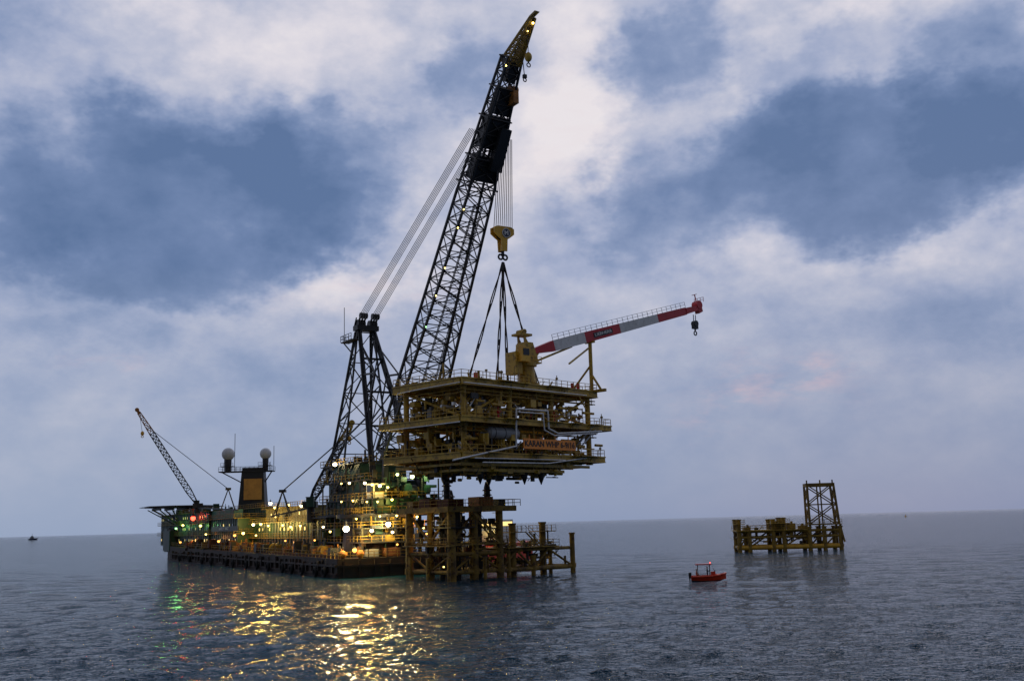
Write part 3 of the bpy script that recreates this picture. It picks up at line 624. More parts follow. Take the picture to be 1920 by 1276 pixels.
for x0,x1 in ((1.5,11.5),(21.5,11.5),(21.5,31)):
    for y in (1.2,7.7,14.2):
        for za,zb_ in ((zl[1],zl[0]-1.2),(zl[2],zl[1]-1)):
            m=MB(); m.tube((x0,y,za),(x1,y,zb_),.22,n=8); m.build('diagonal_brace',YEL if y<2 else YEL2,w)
for za,zb_ in ((zl[1],zl[0]-1.2),(zl[2],zl[1]-1)):
    for x in (1.5,11.5,31): m=MB(); m.tube((x,1.2,za),(x,14.2,zb_),.22,n=8); m.build('diagonal_brace',YEL,w)
for lv,(za,zc) in enumerate(((zl[1],zl[0]-1.4),(zl[2],zl[1]-1.1))):
    clutter(100,(0,31),(-.4,4),(za,zc-1.4),w,'process_pipework',YEL,1.3); clutter(60,(3,30),(1.5,12),(za,zc-1.8),w,'process_equipment',BLK2,1.9); clutter(30,(3,30),(1,8),(za,zc-2),w,'process_equipment',GRY,1.4); clutter(50,(-.3,5),(0,15),(za,zc-1.5),w,'process_pipework',YEL,1.4); clutter(20,(.4,5),(0,15),(za,zc-1.7),w,'process_pipework',BLK2,1.6); clutter(26,(0,31),(.2,5),(za,zc-1.4),w,'process_pipework',SIL,.7)
    for k in range(6):
        m=MB(); x=2.5+k*4.9+rnd(-1,1); y=rnd(5,11); m.box(x,x+rnd(1.6,3),y,y+rnd(1,2),za+.02,za+rnd(1.6,2.6)); m.box(x-.2,x+.4,y-.2,y+.3,za+.02,za+rnd(1.8,2.9)); m.build('equipment_skid',[GRY,BLK2,YEL2][(lv+k)%3],w)
    m=MB()
    for z in (zc-.35,zc-.9):
        for y in (.35,.9): m.tube((0,y,z),(32,y,z),.1,n=6)
        m.tube((.5,0,z),(.5,15,z),.1,n=6)
    for k in range(16): x=1+k*2; m.bar((x,.3,zc-1),(x,.3,zc),.09)
    m.build('pipe_run',YEL2,w)
    for i in range(9):
        x=2+i*3.2; m=MB(); y=rnd(.2,3); m.tube((x,y,za),(x,y,za+1.9),.14); m.ball((x,y,za+1.1),.32,8,6); m.tube((x,y-.35,za+1.3),(x,y-.3,za+1.3),.35); m.build('wellhead_valve',random.choice([RUS,SIL,YEL,RED]),w)
clutter(36,(.5,31),(.5,14),(zl[0],zl[0]+.1),w,'deck_fittings',YEL2,.8)
for x0,y0,x1,y1 in ((6,4,8,8),(22,6,25,9),(3,9,6,12)):
    m=MB(); m.box(x0,x1,y0,y1,zl[0]+.01,zl[0]+.5); m.rail((x0,y0,zl[0]+.5),(x1,y0,zl[0]+.5),.6,.7,.06); m.build('hatch_cover',YEL2,w)
# grey vessel
q0=w.pl(918,810,1,.2);q1=w.pl(970,810,1,.2); m=MB(); r=.95; m.tube((q0.x,.6,q0.z),(q1.x,.6,q0.z),r,n=22)
for xx,s_ in ((q0.x,-1),(q1.x,1)): m.tube((xx,.6,q0.z),(xx+s_*.35,.6,q0.z),r,r*.5,22)
tk=m.build('pressure_vessel',GRY,w)
for f in (.15,.5,.85): x=q0.x+(q1.x-q0.x)*f; m=MB(); m.tube((x-.06,.6,q0.z),(x+.06,.6,q0.z),r*1.04,n=22); m.build('band',BLK2,tk)
for x in (q0.x+.3,q1.x-.6): m=MB(); m.box(x,x+.3,.2,1.2,zl[2],q0.z-r*.8); m.box(x-.2,x+.5,0,1.4,zl[2],zl[2]+.1); m.build('saddle',BLK2,tk)
def wp(l,y=-.55): return [w.pl(px,py,1,y) for px,py in l]
for pts,r_ in (([(849,862),(968,836),(968,766),(1027,770),(1029,803),(1046,812),(1128,808)],.14),([(972,772),(1018,775),(1021,806),(1040,816),(1120,812)],.11),([(870,716),(1000,730),(1100,741)],.08),([(905,866),(1030,868),(1100,858)],.1),([(890,858),(1060,862)],.09)):
    m=MB(); m.path(wp(pts,-1.5),r_); m.build('flow_pipe',SIL,w)
m=MB(); m.path([w.pl(x,y,0,-1.5) for x,y in ((862,790),(800,798),(730,806))],.09); m.build('flow_pipe',SIL,w); m=MB(); m.path([w.pl(x,y,0,-.6) for x,y in ((862,716),(800,727),(745,738))],.08); m.build('flow_pipe',SIL,w)
m=MB(); p=w.pl(1086,835,1,-.9); q=w.pl(1112,806,1,-.9); m.stair(p,q,1.2); m.build('stairway',GRY,w)
m=MB(); m.stair((14,1.5,zl[1]),(20,1.5,zl[0]-.1)); m.build('stairway',YEL,w)
# name board
p=w.pl(982,833,1,-1.6); q=w.pl(1079,833,1,-1.6); hb=(w.pl(1030,823.5,1,-1.6)-w.pl(1030,842.5,1,-1.6)).z
zc_=(w.pl(1030,833,1,-1.6)).z
m=MB(); m.box(p.x,q.x,-1.6,-1.45,zc_-hb/2,zc_+hb/2)
for k in range(4): x=p.x+(q.x-p.x)*(k+.5)/4; m.bar((x,-1.4,zc_-hb/2),(x,-1.4,zc_+hb*.9),.12)
nb=m.build('name_board',mat('orange board',(1,.33,.03),(.85,.27,.025),.8,.5),w)
tx=text('KARAN WHP 6-9/16',hb*.8,BLK,nb,((p.x+q.x)/2,-1.63,zc_),(1,0,0),(0,0,1))
wdt=max(v.co.x for v in tx.data.vertices)-min(v.co.x for v in tx.data.vertices); f_=(q.x-p.x)*.96/wdt; cx_=(p.x+q.x)/2
for v in tx.data.vertices: v.co.x=cx_+(v.co.x-cx_)*f_
# boom rest
cr_p=P(1000,658,173.5); cr_q=P(1308,577,201)
rt=cr_p.lerp(cr_q,(P(1097,650,182).y-cr_p.y)/(cr_q.y-cr_p.y)); rl=w.l(rt); rl.z-=1.05
m=MB()
m.bar(rl+V((0,-1.0,0)),rl+V((0,1.0,0)),.35)
m.tube(rl,(rl.x,rl.y,zl[0]),.34); m.tube(rl+V((0,0,-4)),(rl.x-2,rl.y+3,zl[0]),.18); m.tube(rl+V((0,0,-5.5)),(rl.x-.1,rl.y-2.2,zl[0]),.2); m.bar((rl.x,rl.y-3,zl[0]),(rl.x,rl.y+4,zl[0]),.5)
m.bar(rl+V((-.3,0,-1)),rl+V((-7,-1,-4.5)),.25); m.build('boom_rest',YEL,w)
for lv in (0,1,2):
    x0,x1,y0,y1=ext[lv]
    for _ in range(8): x=rnd(x0,x1); m=MB(); m.bar((x,y0,zl[lv]),(x,y0,zl[lv]+rnd(1.4,2.2)),.1); m.box(x-.15,x+.15,y0-.15,y0+.15,zl[lv]+1.2,zl[lv]+1.5); m.build('light_post',YEL2,w)
for x,y in ((26.5,.6),(28,.6),(4,1)): m=MB(); m.tube((x,y,zl[0]),(x,y,zl[0]+1),.3); m.torus((x,y,zl[0]+.5),(0,0,1),.3,.03,12,4); m.build('red_drum',RED,w)

# slings
HK=P(943,492,175)
pads=[(11.5,10.7),(11.5,3.7),(21.5,10.7),(21.5,3.7)]
names=['dark lifting sling running from the hook down to the left rear of the deck','dark lifting sling nearest the camera hanging almost straight below the hook','dark lifting sling just behind the nearest one below the hook','dark lifting sling slanting right past the yellow deck crane cabin']
for (x,y),lb in zip(pads,names):
    e=w.M@V((x,y,zt+.4)); t=T('lifting_sling',lb,'sling',e,0,'slings between hook and deck'); top=t.l(HK); m=MB()
    n_=36
    for s_ in (0,pi):
        for i in range(n_):
            def pt(k):
                f=k/n_; a=f*9+s_; return top*f+V((cos(a)*.16,sin(a)*.16,0))
            m.tube(pt(i),pt(i+1),.11,n=6)
    m.build('rope',SLG,t)
    m=MB(); m.torus((0,0,0),(1,0,0),.35,.11,12,6); m.box(-.08,.08,-.5,.5,-.42,-.1); m.build('shackle',BLK2,t)
    for f0_,f1_ in ((.93,1),(.3,.34),(.62,.66)): m=MB(); m.tube(top*f0_,top*f1_,.2,.24); m.build('splice_sleeve',BLK,t)

# ---------------------------------------------------------------- deck crane (red and white)
bd=cr_q-cr_p; rzP=atan2(bd.y,bd.x); base=V((cr_p.x-cos(rzP)*1.6,cr_p.y-sin(rzP)*1.6,OC.z))
k=T('pedestal_crane','yellow pedestal crane with red and white box boom standing on the lifted deck','crane',base,rzP)
tp=k.l(cr_p); te=k.l(cr_q); H=tp.z
m=MB(); m.tube((0,0,0),(0,0,.5),1.9,n=20); m.tube((0,0,.5),(0,0,H*.55),1.5,1.25,20); m.tube((0,0,H*.55),(0,0,H*.62),1.7,n=20); m.build('pedestal',YEL,k)
m=MB(); m.box(-2,1.9,-1.5,1.5,H*.62,H*.66); m.hexa([(-1.8,-1.2,H*.66),(1.7,-1.2,H*.66),(1.7,1.2,H*.66),(-1.8,1.2,H*.66),(-1,-1.1,H+1.2),(.6,-1.1,H+1.2),(.6,1.1,H+1.2),(-1,1.1,H+1.2)])
m.box(-3.4,-2,-1.3,1.3,H*.3,H*.9); sl=m.build('slewing_platform',YEL,k)
m=MB(); m.rail((-3.4,-1.5,H*.62),(2,-1.5,H*.62),1.1,.9,.07); m.rail((-3.4,-1.5,H*.9),(-2,-1.5,H*.9),1,.7,.07); m.build('railing',YELB,sl)
m=MB(); m.box(-2.9,-1.2,-2.4,-1.3,H*.62,H*.62+2.3); cb=m.build('operator_cab',YELB,k); m=MB(); m.box(-2.7,-1.4,-2.45,-2.4,H*.62+1,H*.62+2.1); m.build('cab_window',GLS,cb)
m=MB(); hz2=k.P(980,628,172).z
for s_ in (-.8,.8): m.bar((-.8,s_,H),(-.9,s_,hz2),.3); m.bar((.5,s_,H),(-.8,s_,hz2-.6),.2)
m.box(-2.1,.5,-1.1,1.1,hz2-.2,hz2+.15); m.tube((-.9,-.9,hz2+.5),(-.9,.9,hz2+.5),.4,n=12); m.build('gantry',YEL,k)
d=(te-tp); DL=d.length; dx=d.normalized(); dn=V((0,-1,0)); du=dn.cross(dx).normalized()
if du.z<0: du=-du
def bsec(f,h,wd_=1.0):
    c_=tp+d*f; return [c_-du*h/2-dn*wd_/2,c_-du*h/2+dn*wd_/2,c_+du*h/2+dn*wd_/2,c_+du*h/2-dn*wd_/2]
def fpx(px):
    lo,hi=0,1
    for _ in range(30):
        md=(lo+hi)/2; p=R.inverted()@(k.M@(tp+d*md)-CAM); X=960+F*p.x/-p.z
        if X<px: lo=md
        else: hi=md
    return lo
hh=lambda f: (.9+1.1*min(1,f/.12)) if f<.12 else 2.0-.65*(f-.12)/.88
for x0,x1,mt,lb in ((1000,1036,RED,'red boom foot section'),(1036,1094,WHT,None),(1094,1159,RED,'red boom section with the maker name plate'),(1159,1230,WHT,None),(1230,1283,RED,None)):
    f0,f1=fpx(x0),fpx(x1); m=MB(); m.hexa(bsec(f0,hh(f0))+bsec(f1,hh(f1)))
    o=m.build('boom_section',mt,k)
    if lb: o['label']=lb
    if x0==1094:
        fm=(f0+f1)/2; c_=tp+d*fm+dn*.53; h=.42; l_=(f1-f0)*DL*.27
        m=MB(); m.hexa([c_-dx*l_-du*h-dn*.02,c_+dx*l_-du*h-dn*.02,c_+dx*l_-du*h+dn*.02,c_-dx*l_-du*h+dn*.02,c_-dx*l_+du*h-dn*.02,c_+dx*l_+du*h-dn*.02,c_+dx*l_+du*h+dn*.02,c_-dx*l_+du*h+dn*.02]); pt_=m.build('name_plate',BLK,o)
        tx=text('LIEBHERR',.72,WHT,pt_,c_+dn*.04,dx,du,sx=1.0)
        cs=[(v.co-c_).dot(dx) for v in tx.data.vertices]; g=1.8*l_/(max(cs)-min(cs))
        for v in tx.data.vertices: s_=(v.co-c_).dot(dx); v.co+=dx*s_*(g-1)
f0=fpx(1283); m=MB(); m.hexa(bsec(f0,1.2,1.2)+bsec(1,.9,1.2)); m.hexa([x+dx*.2 for x in bsec(.985,2.2,1.0)]+[x+dx*1.4 for x in bsec(.985,1.8,1.0)])
m.tube(te+dn*.7+du*.5,te-dn*.7+du*.5,.8,n=14); m.bar(te+du*1,te+du*2.6,.15); m.bar(te+du*2.6-dx*.8,te+du*2.6+dx*.6,.12); m.rail(te-dx*1.4+du*.9+dn*.6,te+dx*1.4+du*.9+dn*.6,.9,.8,.07); m.build('boom_head',RED,k)
m=MB(); f1=fpx(1283); a=tp+d*.1+du*hh(.1)/2+dn*.5; e=tp+d*f1+du*hh(f1)/2+dn*.5
n_=26
for i in range(n_+1): p=a.lerp(e,i/n_); m.bar(p,p+du*1.0,.06)
for s_ in (.5,1): m.bar(a+du*s_,e+du*s_,.06)
m.build('boom_railing',GRY,k)
m=MB(); m.bar(tp+d*.02+du*-.3,(1.2,0,H*.7),.5); m.bar(tp+d*.2-du*.9,(1.4,0,H*.68),.32); m.build('luffing_cylinder',YEL,k)
t=T('crane_hook','dark hook block hanging from the tip of the red and white boom','hook',P(1304,628,201),rzP)
tz=t.P(1304,590,201).z; m=MB(); m.box(-.6,.6,-.35,.35,1.2,2.4); m.tube((0,-.45,2.2),(0,.45,2.2),.6,n=14); m.build('block',BLK,t)
m=MB(); m.torus((0,0,.35),(0,1,0),.38,.12,14,6); m.tube((0,0,.7),(0,0,1.3),.16); m.build('hook',BLK,t); m=MB()
for s_ in (-.3,.3): m.tube((s_,0,2.2),(s_,0,tz),.08,n=6)
m.build('rope',ROPE,t)

# ---------------------------------------------------------------- near jacket
JO=W(848,1089); jk=T('jacket','near rusty yellow jacket with tall piles, in the sea under the lifted deck','jacket',JO,radians(40))
zA=11.8
legs=[(0,0),(4.8,0),(10,0),(0,6),(0,12),(10,12)]
for i,(x,y) in enumerate(legs):
    m=MB(); r_=(.7,.5,.62,.45,.65,.6)[i]; m.tube((x,y,-3),(x,y,zA),r_,n=16); m.tube((x,y,5.6),(x,y,6.1),r_+.22,n=16); m.tube((x,y,.9),(x,y,1.8),r_+.18,n=16); m.build('leg',YELJ,jk)
m=MB(); m.box(-1.6,12.5,-1.5,13.5,zA-.3,zA)
for x in (-1.6,1,3.5,6,8.5,11,12.3): m.box(x,x+.2,-1.5,13.5,zA-.8,zA-.3)
m.box(-1.6,12.5,-1.62,-1.5,zA-.85,zA+.05); m.box(-1.72,-1.6,-1.5,13.5,zA-.85,zA+.05); dk=m.build('upper_deck',YELJ,jk)
m=MB(); m.rail((-1.6,-1.5,zA),(13.5,-1.5,zA),1.1,1.6,.08); m.rail((-1.6,-1.5,zA),(-1.6,13.5,zA),1.1,1.6,.08); m.rail((13.5,-1.5,zA),(13.5,5,zA),1.1,1.6,.08); m.build('railing',YEL2,dk)
m=MB(); m.box(1,8,1,10,8.2,8.4); m.box(-1,4,-1.2,4,8.4,8.55); m.rail((-1,-1.2,8.55),(4,-1.2,8.55),1,1.2,.07); m.rail((-1,-1.2,8.55),(-1,4,8.55),1,1.2,.07); m.build('middle_deck',BLK2,jk)
for i,(x,y,sx,sy,h) in enumerate(((.2,1,3.2,3,1.3),(5.8,0,3.0,3,1.6),(10.4,.4,1.4,3,1.2),(0,6,2.4,3,1.5),(0.2,11,3,2,1.1))):
    m=MB(); m.box(x,x+sx,y,y+sy,zA+.02,zA+h)
    for q in np.arange(x+.3,x+sx-.1,.6): m.box(q,q+.14,y-.08,y,zA+.1,zA+h-.1)
    m.build('deck_box',[RUS,ORG,BLK2,RUS,YELJ][i],jk)
for x,y,z in ((1.4,3,wz(868)+14),(8.5,1.2,15.9),(6.6,9,14.8)):
    m=MB(); m.tube((x,y,zA),(x,y,z-1),.55,n=12); m.tube((x,y,z-1),(x,y,z),.55,.3,n=12)
    for q in np.arange(zA+1,z-.8,.8): m.tube((x,y,q),(x,y,q+.22),.85,.7,n=12)
    m.build('pile_guide',BLK2,jk)
for z in (1.3,4.2,5.8):
    for p,q in (((0,0),(10,0)),((0,0),(0,12)),((10,0),(10,12)),((0,12),(10,12))): m=MB(); m.tube((*p,z),(*q,z),.34 if z<5 else .2,n=10); m.build('horizontal_brace',YELJ,jk)
for p,q in (((0,0),(4.8,0)),((10,0),(4.8,0)),((0,6),(0,12)),((0,6),(0,0))):
    m=MB(); m.tube((*p,6),(*q,zA-.8),.22,n=8); m.build('diagonal_brace',YELJ,jk)
    m=MB(); m.tube((*p,1.4),(*q,4.2),.2,n=8); m.build('diagonal_brace',YELJ,jk)
for x,y,mt,r_ in ((1.5,3,BLK2,.55),(3.2,2.6,BLK2,.55),(6.5,3,YELJ,.5),(8,3,BLK2,.5),(2.5,6,BLK2,.5),(2.5,9,YELJ,.45),(6,8,BLK2,.5)):
    m=MB(); m.tube((x,y,-2),(x,y,zA-.4),r_,n=12); m.tube((x,y,7),(x,y,7.3),r_+.15,n=12); m.build('conductor',mt,jk)
m=MB(); m.box(-1.2,11,-1.0,-.1,5.6,5.75); m.rail((-1.2,-1,5.75),(11,-1,5.75),1.1,1.5,.07); m.box(-1.2,-.2,-1,12.5,5.45,5.6); m.rail((-1.2,-1,5.75),(-1.2,12.5,5.75),1.1,1.5,.07); m.stair((9,-.8,5.7),(3,-.8,zA-.3)); m.build('walkway',YEL2,jk)
clutter(50,(-1,11),(-.6,3),(1,9),jk,'jacket_pipework',YELJ,.8); clutter(60,(-1,10),(1,10),(1,9.4),jk,'jacket_pipework',BLK2,1.4); clutter(20,(0,10),(0,8),(1,9),jk,'jacket_pipework',RUS,1.0)
for x,y in ((-1.2,-.8),(6,-1),(-1.2,5),(-1.2,10)):
    m=MB(); m.tube((x,y,-2),(x,y,3.6),.3,n=10); m.tube((x,y,3),(x+(.8 if x<0 else 0),y+(.8 if x>=0 else 0),3),.15); m.build('boat_bumper',YELJ,jk)
xr=26.5
for x,y,z,r_ in ((13.6,1,8.9,.6),(14.8,6,6.0,.4),(20.8,1.4,9.0,.6),(23.9,3,5.6,.35),(xr,0,7.0,.45),(24.8,6,6.8,.4),(17.3,0,3.4,.4),(11.8,0,5.2,.35)):
    m=MB(); m.tube((x,y,-3),(x,y,z),r_,n=14); m.tube((x,y,z-.3),(x,y,z),r_+.12,n=14); m.tube((x,y,1),(x,y,1.7),r_+.15,n=14); m.build('leg',YELJ,jk)
for z,r_ in ((1.2,.4),(4.4,.28)):
    for p,q in (((10,0),(xr,0)),((10,6),(24.8,6)),((xr,0),(24.8,6)),((13.6,0),(14.8,6)),((20.8,0),(20.8,6))): m=MB(); m.tube((*p,z),(*q,z),r_,n=10); m.build('horizontal_brace',YELJ,jk)
for p,q in ((10,13.6),(17.3,13.6),(17.3,20.8),(xr,20.8)):
    m=MB(); m.tube((p,0,1.2),(q,0,4.4),.2,n=8); m.build('diagonal_brace',YELJ,jk)
m=MB(); m.box(11,22.5,-1,6.5,4.75,4.9)
m.rail((11,-1,4.9),(22.5,-1,4.9),1.1,1.5,.07); m.rail((11,6.5,4.9),(22.5,6.5,4.9),1.1,1.5,.07); m.rail((22.5,-1,4.9),(22.5,6.5,4.9),1.1,1.5,.07)
for x,y in ((13.6,1),(20.8,1.4)):
    m.box(x-1.7,x+1.7,y-1.7,y+1.7,7.3,7.45)
    for p,q in (((-1.7,-1.7),(1.7,-1.7)),((-1.7,-1.7),(-1.7,1.7)),((1.7,-1.7),(1.7,1.7))): m.rail((x+p[0],y+p[1],7.45),(x+q[0],y+q[1],7.45),1,1,.06)
m.stair((18.5,-.6,4.9),(15.6,-.6,7.4)); m.build('walkway',YEL2,jk); clutter(40,(11,25),(-.5,5),(1,4.4),jk,'jacket_pipework',YELJ,.9); clutter(24,(11,24),(0,6),(1,4.4),jk,'jacket_pipework',BLK2,1.3); clutter(24,(11,22),(-.5,6),(4.9,5.2),jk,'jacket_pipework',BLK2,1.0)
for px,py,cl,r_ in ((782,968,'y',.2),(832,1062,'y',.13),(800,1000,'o',.16)):
    lamp(jk,jk.pl(px,py,0,-1.9),cl,r_)
glow(jk,jk.pl(800,985,0,-2.6),'y',130)
glow(jk,(3,5,9.6),'o',50); glow(jk,(1,9,5),'o',60)

# ---------------------------------------------------------------- far right jacket
K0=W(1388,1035); rzK=radians(-5); kk=T('jacket','distant yellow jacket with a dark square lattice tower at its right end','jacket',K0,rzK)
def kx(px): return kk.pl(px,1000,1,0).x
KL=kx(1576)
xs=[0,kx(1405),kx(1450),kx(1470),kx(1518),kx(1546),KL]
for x,z in zip(xs,(8.2,5.5,8,8.4,6,6,6)):
    for y in (0,8):
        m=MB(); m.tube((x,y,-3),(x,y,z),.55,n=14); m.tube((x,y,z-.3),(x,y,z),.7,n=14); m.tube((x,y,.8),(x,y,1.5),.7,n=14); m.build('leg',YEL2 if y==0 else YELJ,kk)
for z,r_ in ((1.1,.6),(3.6,.3),(5.0,.3)):
    for y in (0,8): m=MB(); m.tube((-.6,y,z),(KL+.3,y,z),r_,n=10); m.build('horizontal_brace',YELB if z<2 else YEL2,kk)
    for x in xs: m=MB(); m.tube((x,0,z),(x,8,z),r_*.8,n=10); m.build('horizontal_brace',YEL2,kk)
for i in range(len(xs)-1):
    for y in (0,8): m=MB(); m.tube((xs[i],y,1.2),(xs[i+1],y,5),.2,n=8); m.build('diagonal_brace',YELJ,kk)
m=MB(); m.box(-.8,xs[4]-.5,-1,9,5.2,5.45); m.rail((-.8,-1,5.4),(xs[4]-.5,-1,5.4),1.1,1.6,.1); m.rail((-.8,9,5.4),(xs[4]-.5,9,5.4),1.1,1.6,.1)
for x in (0,xs[2],xs[3]): m.box(x-1.4,x+1.4,-1.6,1.6,6.9,7.05); m.rail((x-1.4,-1.6,7.05),(x+1.4,-1.6,7.05),1,1,.09); m.rail((x-1.4,1.6,7.05),(x+1.4,1.6,7.05),1,1,.09)
m.build('walkway',YEL,kk)
for x,sx,h,mt in ((1.5,1.6,.8,YEL2),(9.2,2.4,2.1,YEL2),(12.3,2,1.4,YEL2),(15.3,1.5,.8,YEL2)):
    m=MB(); m.box(x,x+sx,1,4,5.47,5.47+h); m.box(x+.2,x+.5,.8,1,5.47,5.47+h*.8); m.tube((x+sx*.6,2,5.47+h),(x+sx*.6,2,6+h),.3); m.build('deck_box',mt,kk)
clutter(40,(-.5,xs[4]),(-.5,6),(1,5.4),kk,'jacket_pipework',YEL,1.2); clutter(40,(-.5,KL),(0,6),(1,5.6),kk,'jacket_pipework',BLK2,1.4)
ztp=kk.pl(1540,908,1,0).z; x0,x1=kx(1520),kx(1570); m=MB(); A=[(x0,0,6.5),(x1+.7,0,6.5),(x1+.7,5,6.5),(x0,5,6.5)]; B=[(x0,.3,ztp),(x1,.3,ztp),(x1,4.7,ztp),(x0,4.7,ztp)]
m.lattice(A,B,2,.5,.26); xm=(x0+x1)/2
for x in (x0,xm,x1+.9):
    for y in (0,5): m.bar((x,y,0.5),(x,y,6.5),.5)
for y in (.2,4.7): m.bar((xm,y,6.5),(xm-.1,y,ztp),.32)
for a_,b_ in (((x0,.3),(x1,.3)),((x0,4.7),(x1,4.7)),((x0,.3),(x0,4.7)),((x1,.3),(x1,4.7))): m.bar((*a_,ztp),(*b_,ztp),.6,.85)
for x in (x0,xm,x1-.2): m.bar((x,.5,ztp),(x,.5,ztp+1.2),.3)
m.build('lattice_tower',YELJ,kk)
m=MB(); m.box(x0-.8,x1+1.2,-.8,5.8,6.3,6.5); m.rail((x0-.8,-.8,6.5),(x1+1.2,-.8,6.5),1.1,1.5,.1); m.bar((x1+.6,-.3,7),(x1+1.6,-.5,2),.4); m.build('tower_walkway',YEL2,kk)

# ---------------------------------------------------------------- small deck cranes
def small_crane(label,base,tip,mastp,tipm,hookpx,D,nb,rootz):
    ax_=tip-base; rz=atan2(ax_.y,ax_.x); g=T('deck_crane',label,'crane',V((base.x,base.y,rootz)),rz,'lattice deck cranes on the barge')
    bz=g.l(base); tz=g.l(tip); ms=g.l(mastp); m=MB(); m.tube((0,0,-.5),(0,0,bz.z-1),.9,.8,14); m.box(-1.6,1.3,-1.2,1.2,bz.z-1,bz.z+.3); m.build('pedestal',BLK2,g)
    m=MB(); m.box(-.6,1.0,-2.3,-1.2,bz.z-.9,bz.z+1.1); m.box(-.7,1.1,-2.4,-1.15,bz.z+1.1,bz.z+1.2); m.build('operator_cab',GRN,g)
    d=(tz-bz); n1=V((0,1,0)); n2=d.normalized().cross(n1)
    def s4(f,w_): c_=bz+d*f; return [c_-n1*w_-n2*w_,c_+n1*w_-n2*w_,c_+n1*w_+n2*w_,c_-n1*w_+n2*w_]
    m=MB(); m.lattice(s4(0,.35),s4(.15,.8),2,.24,.13); m.lattice(s4(.15,.8),s4(.75,.7),nb,.24,.13); m.build('boom',BLK,g)
    m=MB(); m.lattice(s4(.75,.7),s4(.97,.4),4,.24,.13); m.hexa(s4(.96,.45)+s4(1.0,.3)); m.tube(tz-n1*.3,tz+n1*.3,.6,n=12); m.build('boom_tip',tipm,g)
    m=MB(); bb=V((ms.x,ms.y,bz.z-1.5))
    for s_ in (-1,1): m.bar(bb+V((-1.8,s_,-1)),ms,.2); m.bar(bb+V((1.8,s_,-1)),ms,.2)
    m.box(ms.x-.7,ms.x+.7,ms.y-.7,ms.y+.7,ms.z-.3,ms.z+.3); m.bar(bb+V((-2.5,0,-1)),(0,0,bz.z-1),.35); m.build('gantry',BLK2,g)
    m=MB()
    for s_ in (-.4,0,.4): m.tube(ms+V((0,s_,0)),bz+d*.82+V((0,s_,0)),.07,n=5)
    m.build('stay_rope',ROPE,g)
    hk=g.P(*hookpx,D); m=MB(); m.tube(hk,tz+(bz-tz)*.04,.06,n=5); m.build('hoist_rope',ROPE,g)
    m=MB(); m.ball(hk,.5,10,7,1.3); m.torus(hk-V((0,0,.9)),(0,1,0),.3,.1,10,5); m.build('hook_ball',YELB,g)
small_crane('slim dark lattice deck crane leaning left over the bow, with orange tip',P(370,945,312),P(257,768,307),P(428,916,278),ORG,(267,812),307,14,eF[5])
small_crane('slim dark lattice deck crane leaning right, seen through the big crane A-frame',P(583,942,228),P(660,792,228),P(530,920,240),YEL,(655,822),228,10,eM[5])

# ---------------------------------------------------------------- boat and people
bo=W(1329,1087); bt=T('work_boat','small red open work boat with a canopy frame crossing the water','boat',bo,radians(-8))
Lh=2.5; m=MB(); secs=[(-Lh,.95,.55,-.1),(-1.2,1.05,.55,-.2),(.6,1.0,.62,-.2),(1.7,.65,.75,-.1),(2.5,.08,.95,.25)]
vs=[];fs=[]
for x,hw,top,kl in secs: vs+=[(x,-hw,top),(x,-hw*.75,kl+.2),(x,0,kl),(x,hw*.75,kl+.2),(x,hw,top),(x,hw*.85,top),(x,hw*.7,.15),(x,-hw*.7,.15),(x,-hw*.85,top)]
for i in range(len(secs)-1):
    for j in range(9): fs.append((i*9+j,i*9+(j+1)%9,(i+1)*9+(j+1)%9,(i+1)*9+j))
fs+=[tuple(range(8,-1,-1)),tuple(range(36,45))]; m.add(vs,fs); m.build('hull',BOATR,bt)
m=MB()
for i in range(4):
    a,e=secs[i],secs[i+1]
    for s_ in (-1,1): m.tube((a[0],s_*a[1],a[2]),(e[0],s_*e[1],e[2]),.14,n=8)
m.build('fender_tube',BOATR,bt,True)
m=MB()
for x in (-1.5,.2):
    for y in (-.75,.75): m.bar((x,y,.5),(x,y,2.25),.08)
m.build('canopy_frame',BLK2,bt); m=MB(); m.box(-1.8,.5,-.9,.9,2.25,2.36); m.box(-1.85,.55,-.95,.95,2.2,2.24); m.build('canopy',RED,bt)
m=MB(); m.box(.35,1.0,-.5,.5,.2,1.25); m.build('console',BOATR,bt); m=MB(); m.hexa([(.9,-.5,1.25),(1,-.5,1.25),(1,.5,1.25),(.9,.5,1.25),(.6,-.45,1.8),(.66,-.45,1.8),(.66,.45,1.8),(.6,.45,1.8)]); m.build('windscreen',GLS,bt)
m=MB(); m.box(-2.85,-2.45,-.25,.25,.3,1.15); m.bar((-2.7,0,.3),(-2.7,0,-.5),.15); m.build('outboard_motor',BLK,bt)
lamp(bt,(.3,0,2.5),'r',.07)
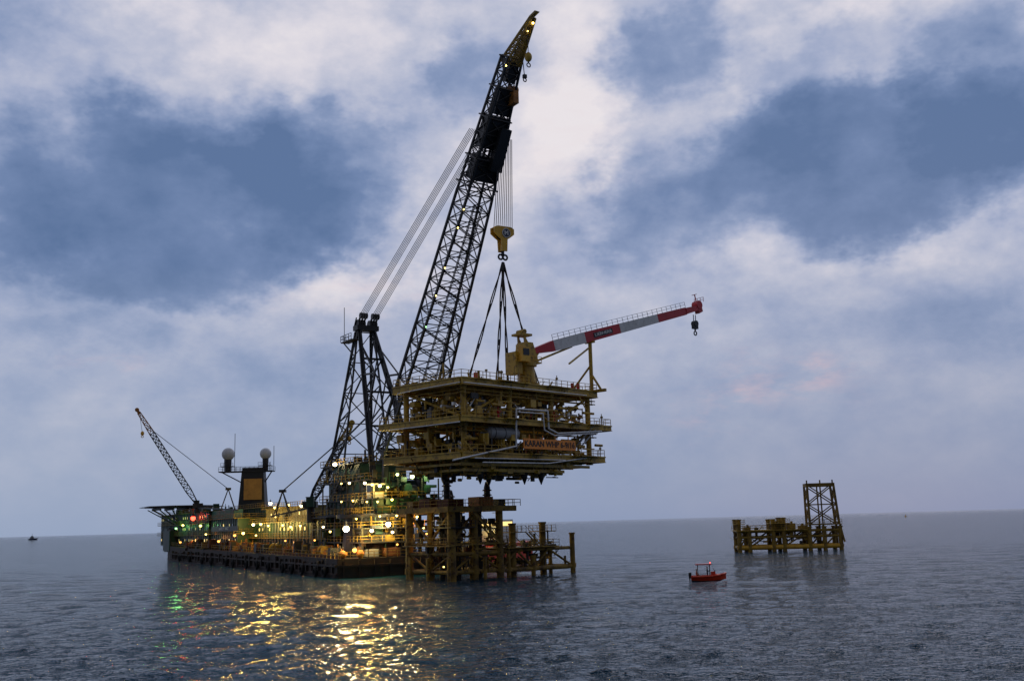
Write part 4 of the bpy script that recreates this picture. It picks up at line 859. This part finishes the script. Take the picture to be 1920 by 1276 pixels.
def person(label,loc,rz,sit,cl):
    root=T('person',label,'person',loc,rz,None)
    J_=[(0,0,.95),(0,0,1.2),(0,0,1.42),(0,0,1.5),(.02,0,1.66)]; rad=[.15,.14,.15,.06,.11]
    E_=[(0,1),(1,2),(2,3),(3,4)]
    for s_ in (-1,1):
        i=len(J_)
        if sit: J_+=[(0,.1*s_,.92),(.42,.13*s_,.92),(.45,.13*s_,.5),(.58,.13*s_,.47)]
        else: J_+=[(0,.1*s_,.88),(.05,.13*s_,.48),(0,.14*s_,.08),(.14,.15*s_,.04)]
        rad+=[.11,.075,.05,.045]; E_+=[(0,i),(i,i+1),(i+1,i+2),(i+2,i+3)]
        i=len(J_); J_+=[(0,.2*s_,1.4),(.08,.27*s_,1.14),(.32,.2*s_,1.1),(.4,.18*s_,1.12)]; rad+=[.065,.05,.036,.04]; E_+=[(2,i),(i,i+1),(i+1,i+2),(i+2,i+3)]
    me=bpy.data.meshes.new('body'); me.from_pydata(J_,E_,[]); o=bpy.data.objects.new('body',me); C.objects.link(o)
    md=o.modifiers.new('s','SKIN'); md2=o.modifiers.new('u','SUBSURF'); md2.levels=1; md2.render_levels=1
    for i,sv in enumerate(me.skin_vertices[0].data): sv.radius=(rad[i],rad[i]); sv.use_root=(i==0)
    dg=bpy.context.evaluated_depsgraph_get(); nm=bpy.data.meshes.new_from_object(o.evaluated_get(dg)); bpy.data.objects.remove(o)
    nm.materials.clear(); nm.materials.append(cl); nm.materials.append(SKIN)
    for p in nm.polygons: p.material_index=1 if p.center.z>1.52 or p.center.x>.35 and p.center.z>1 else 0; p.use_smooth=True
    o=bpy.data.objects.new('body',nm); C.objects.link(o); o.parent=root.o
    m=MB(); m.ball((.02,0,1.72),.13,10,7,.8); m.build('hard_hat',WHT,root,True)
person('person in navy coverall and white helmet standing at the boat console',bt.M@V((-.15,.1,.17)),radians(-8),False,CLN)
person('person in orange coverall and white helmet sitting near the boat stern',bt.M@V((-1.7,-.1,-.15)),radians(-8),True,CLO)

# ---------------------------------------------------------------- far things
fsx=P(62,1003,2600); t=T('distant_ship','tiny dark ship silhouette on the left horizon','ship',(fsx.x,fsx.y,0),0)
m=MB(); m.hexa([(-9,-3,-1),(8,-3,-1),(8,3,-1),(-9,3,-1),(-10,-3,3),(11,-3,4),(11,3,4),(-10,3,3)]); m.build('hull',NVY,t); m=MB(); m.box(-6,2,-2.5,2.5,3.4,7); m.box(-4,0,-2,2,7,9.5); m.bar((-2,0,9.5),(-2,0,15),.5); m.build('superstructure',GRY,t)
fb_=W(1698,968); t=T('marker_buoy','tiny yellow marker buoy on the water near the right horizon','buoy',(fb_.x,fb_.y,0),0)
m=MB(); m.tube((0,0,-.5),(0,0,.9),2.2,2.0,16); m.build('float',YELB,t); m=MB(); m.tube((0,0,.9),(0,0,3.4),.8,.3); m.ball((0,0,3.6),.5); m.build('topmark',YELB,t)
sv=P(918,1010,262); t=T('supply_vessel','white and red supply vessel mostly hidden behind the near jacket','ship',(sv.x,sv.y,0),radians(55))
m=MB(); m.hexa([(-14,-4,-1),(12,-4,-1),(12,4,-1),(-14,4,-1),(-14,-4,3),(13,-4,4.5),(13,4,4.5),(-14,4,3)]); m.build('hull',BOATR,t); m=MB(); m.box(-2,7,-3.4,3.4,4.2,7.2); m.box(0,6,-2.8,2.8,7.2,9.8); m.build('wheelhouse',WHT,t); m=MB(); m.box(0.4,5.6,-2.85,-2.8,8.3,9.3); m.box(-.05,0,-2.4,2.4,8.3,9.3); m.build('window',WIN,t); m=MB(); m.bar((3,0,9.8),(3,0,13),.25); m.bar((3,-1.2,11.5),(3,1.2,11.5),.2); m.build('mast',WHT,t)
glow(t,(-4,-2,8),'y',300)
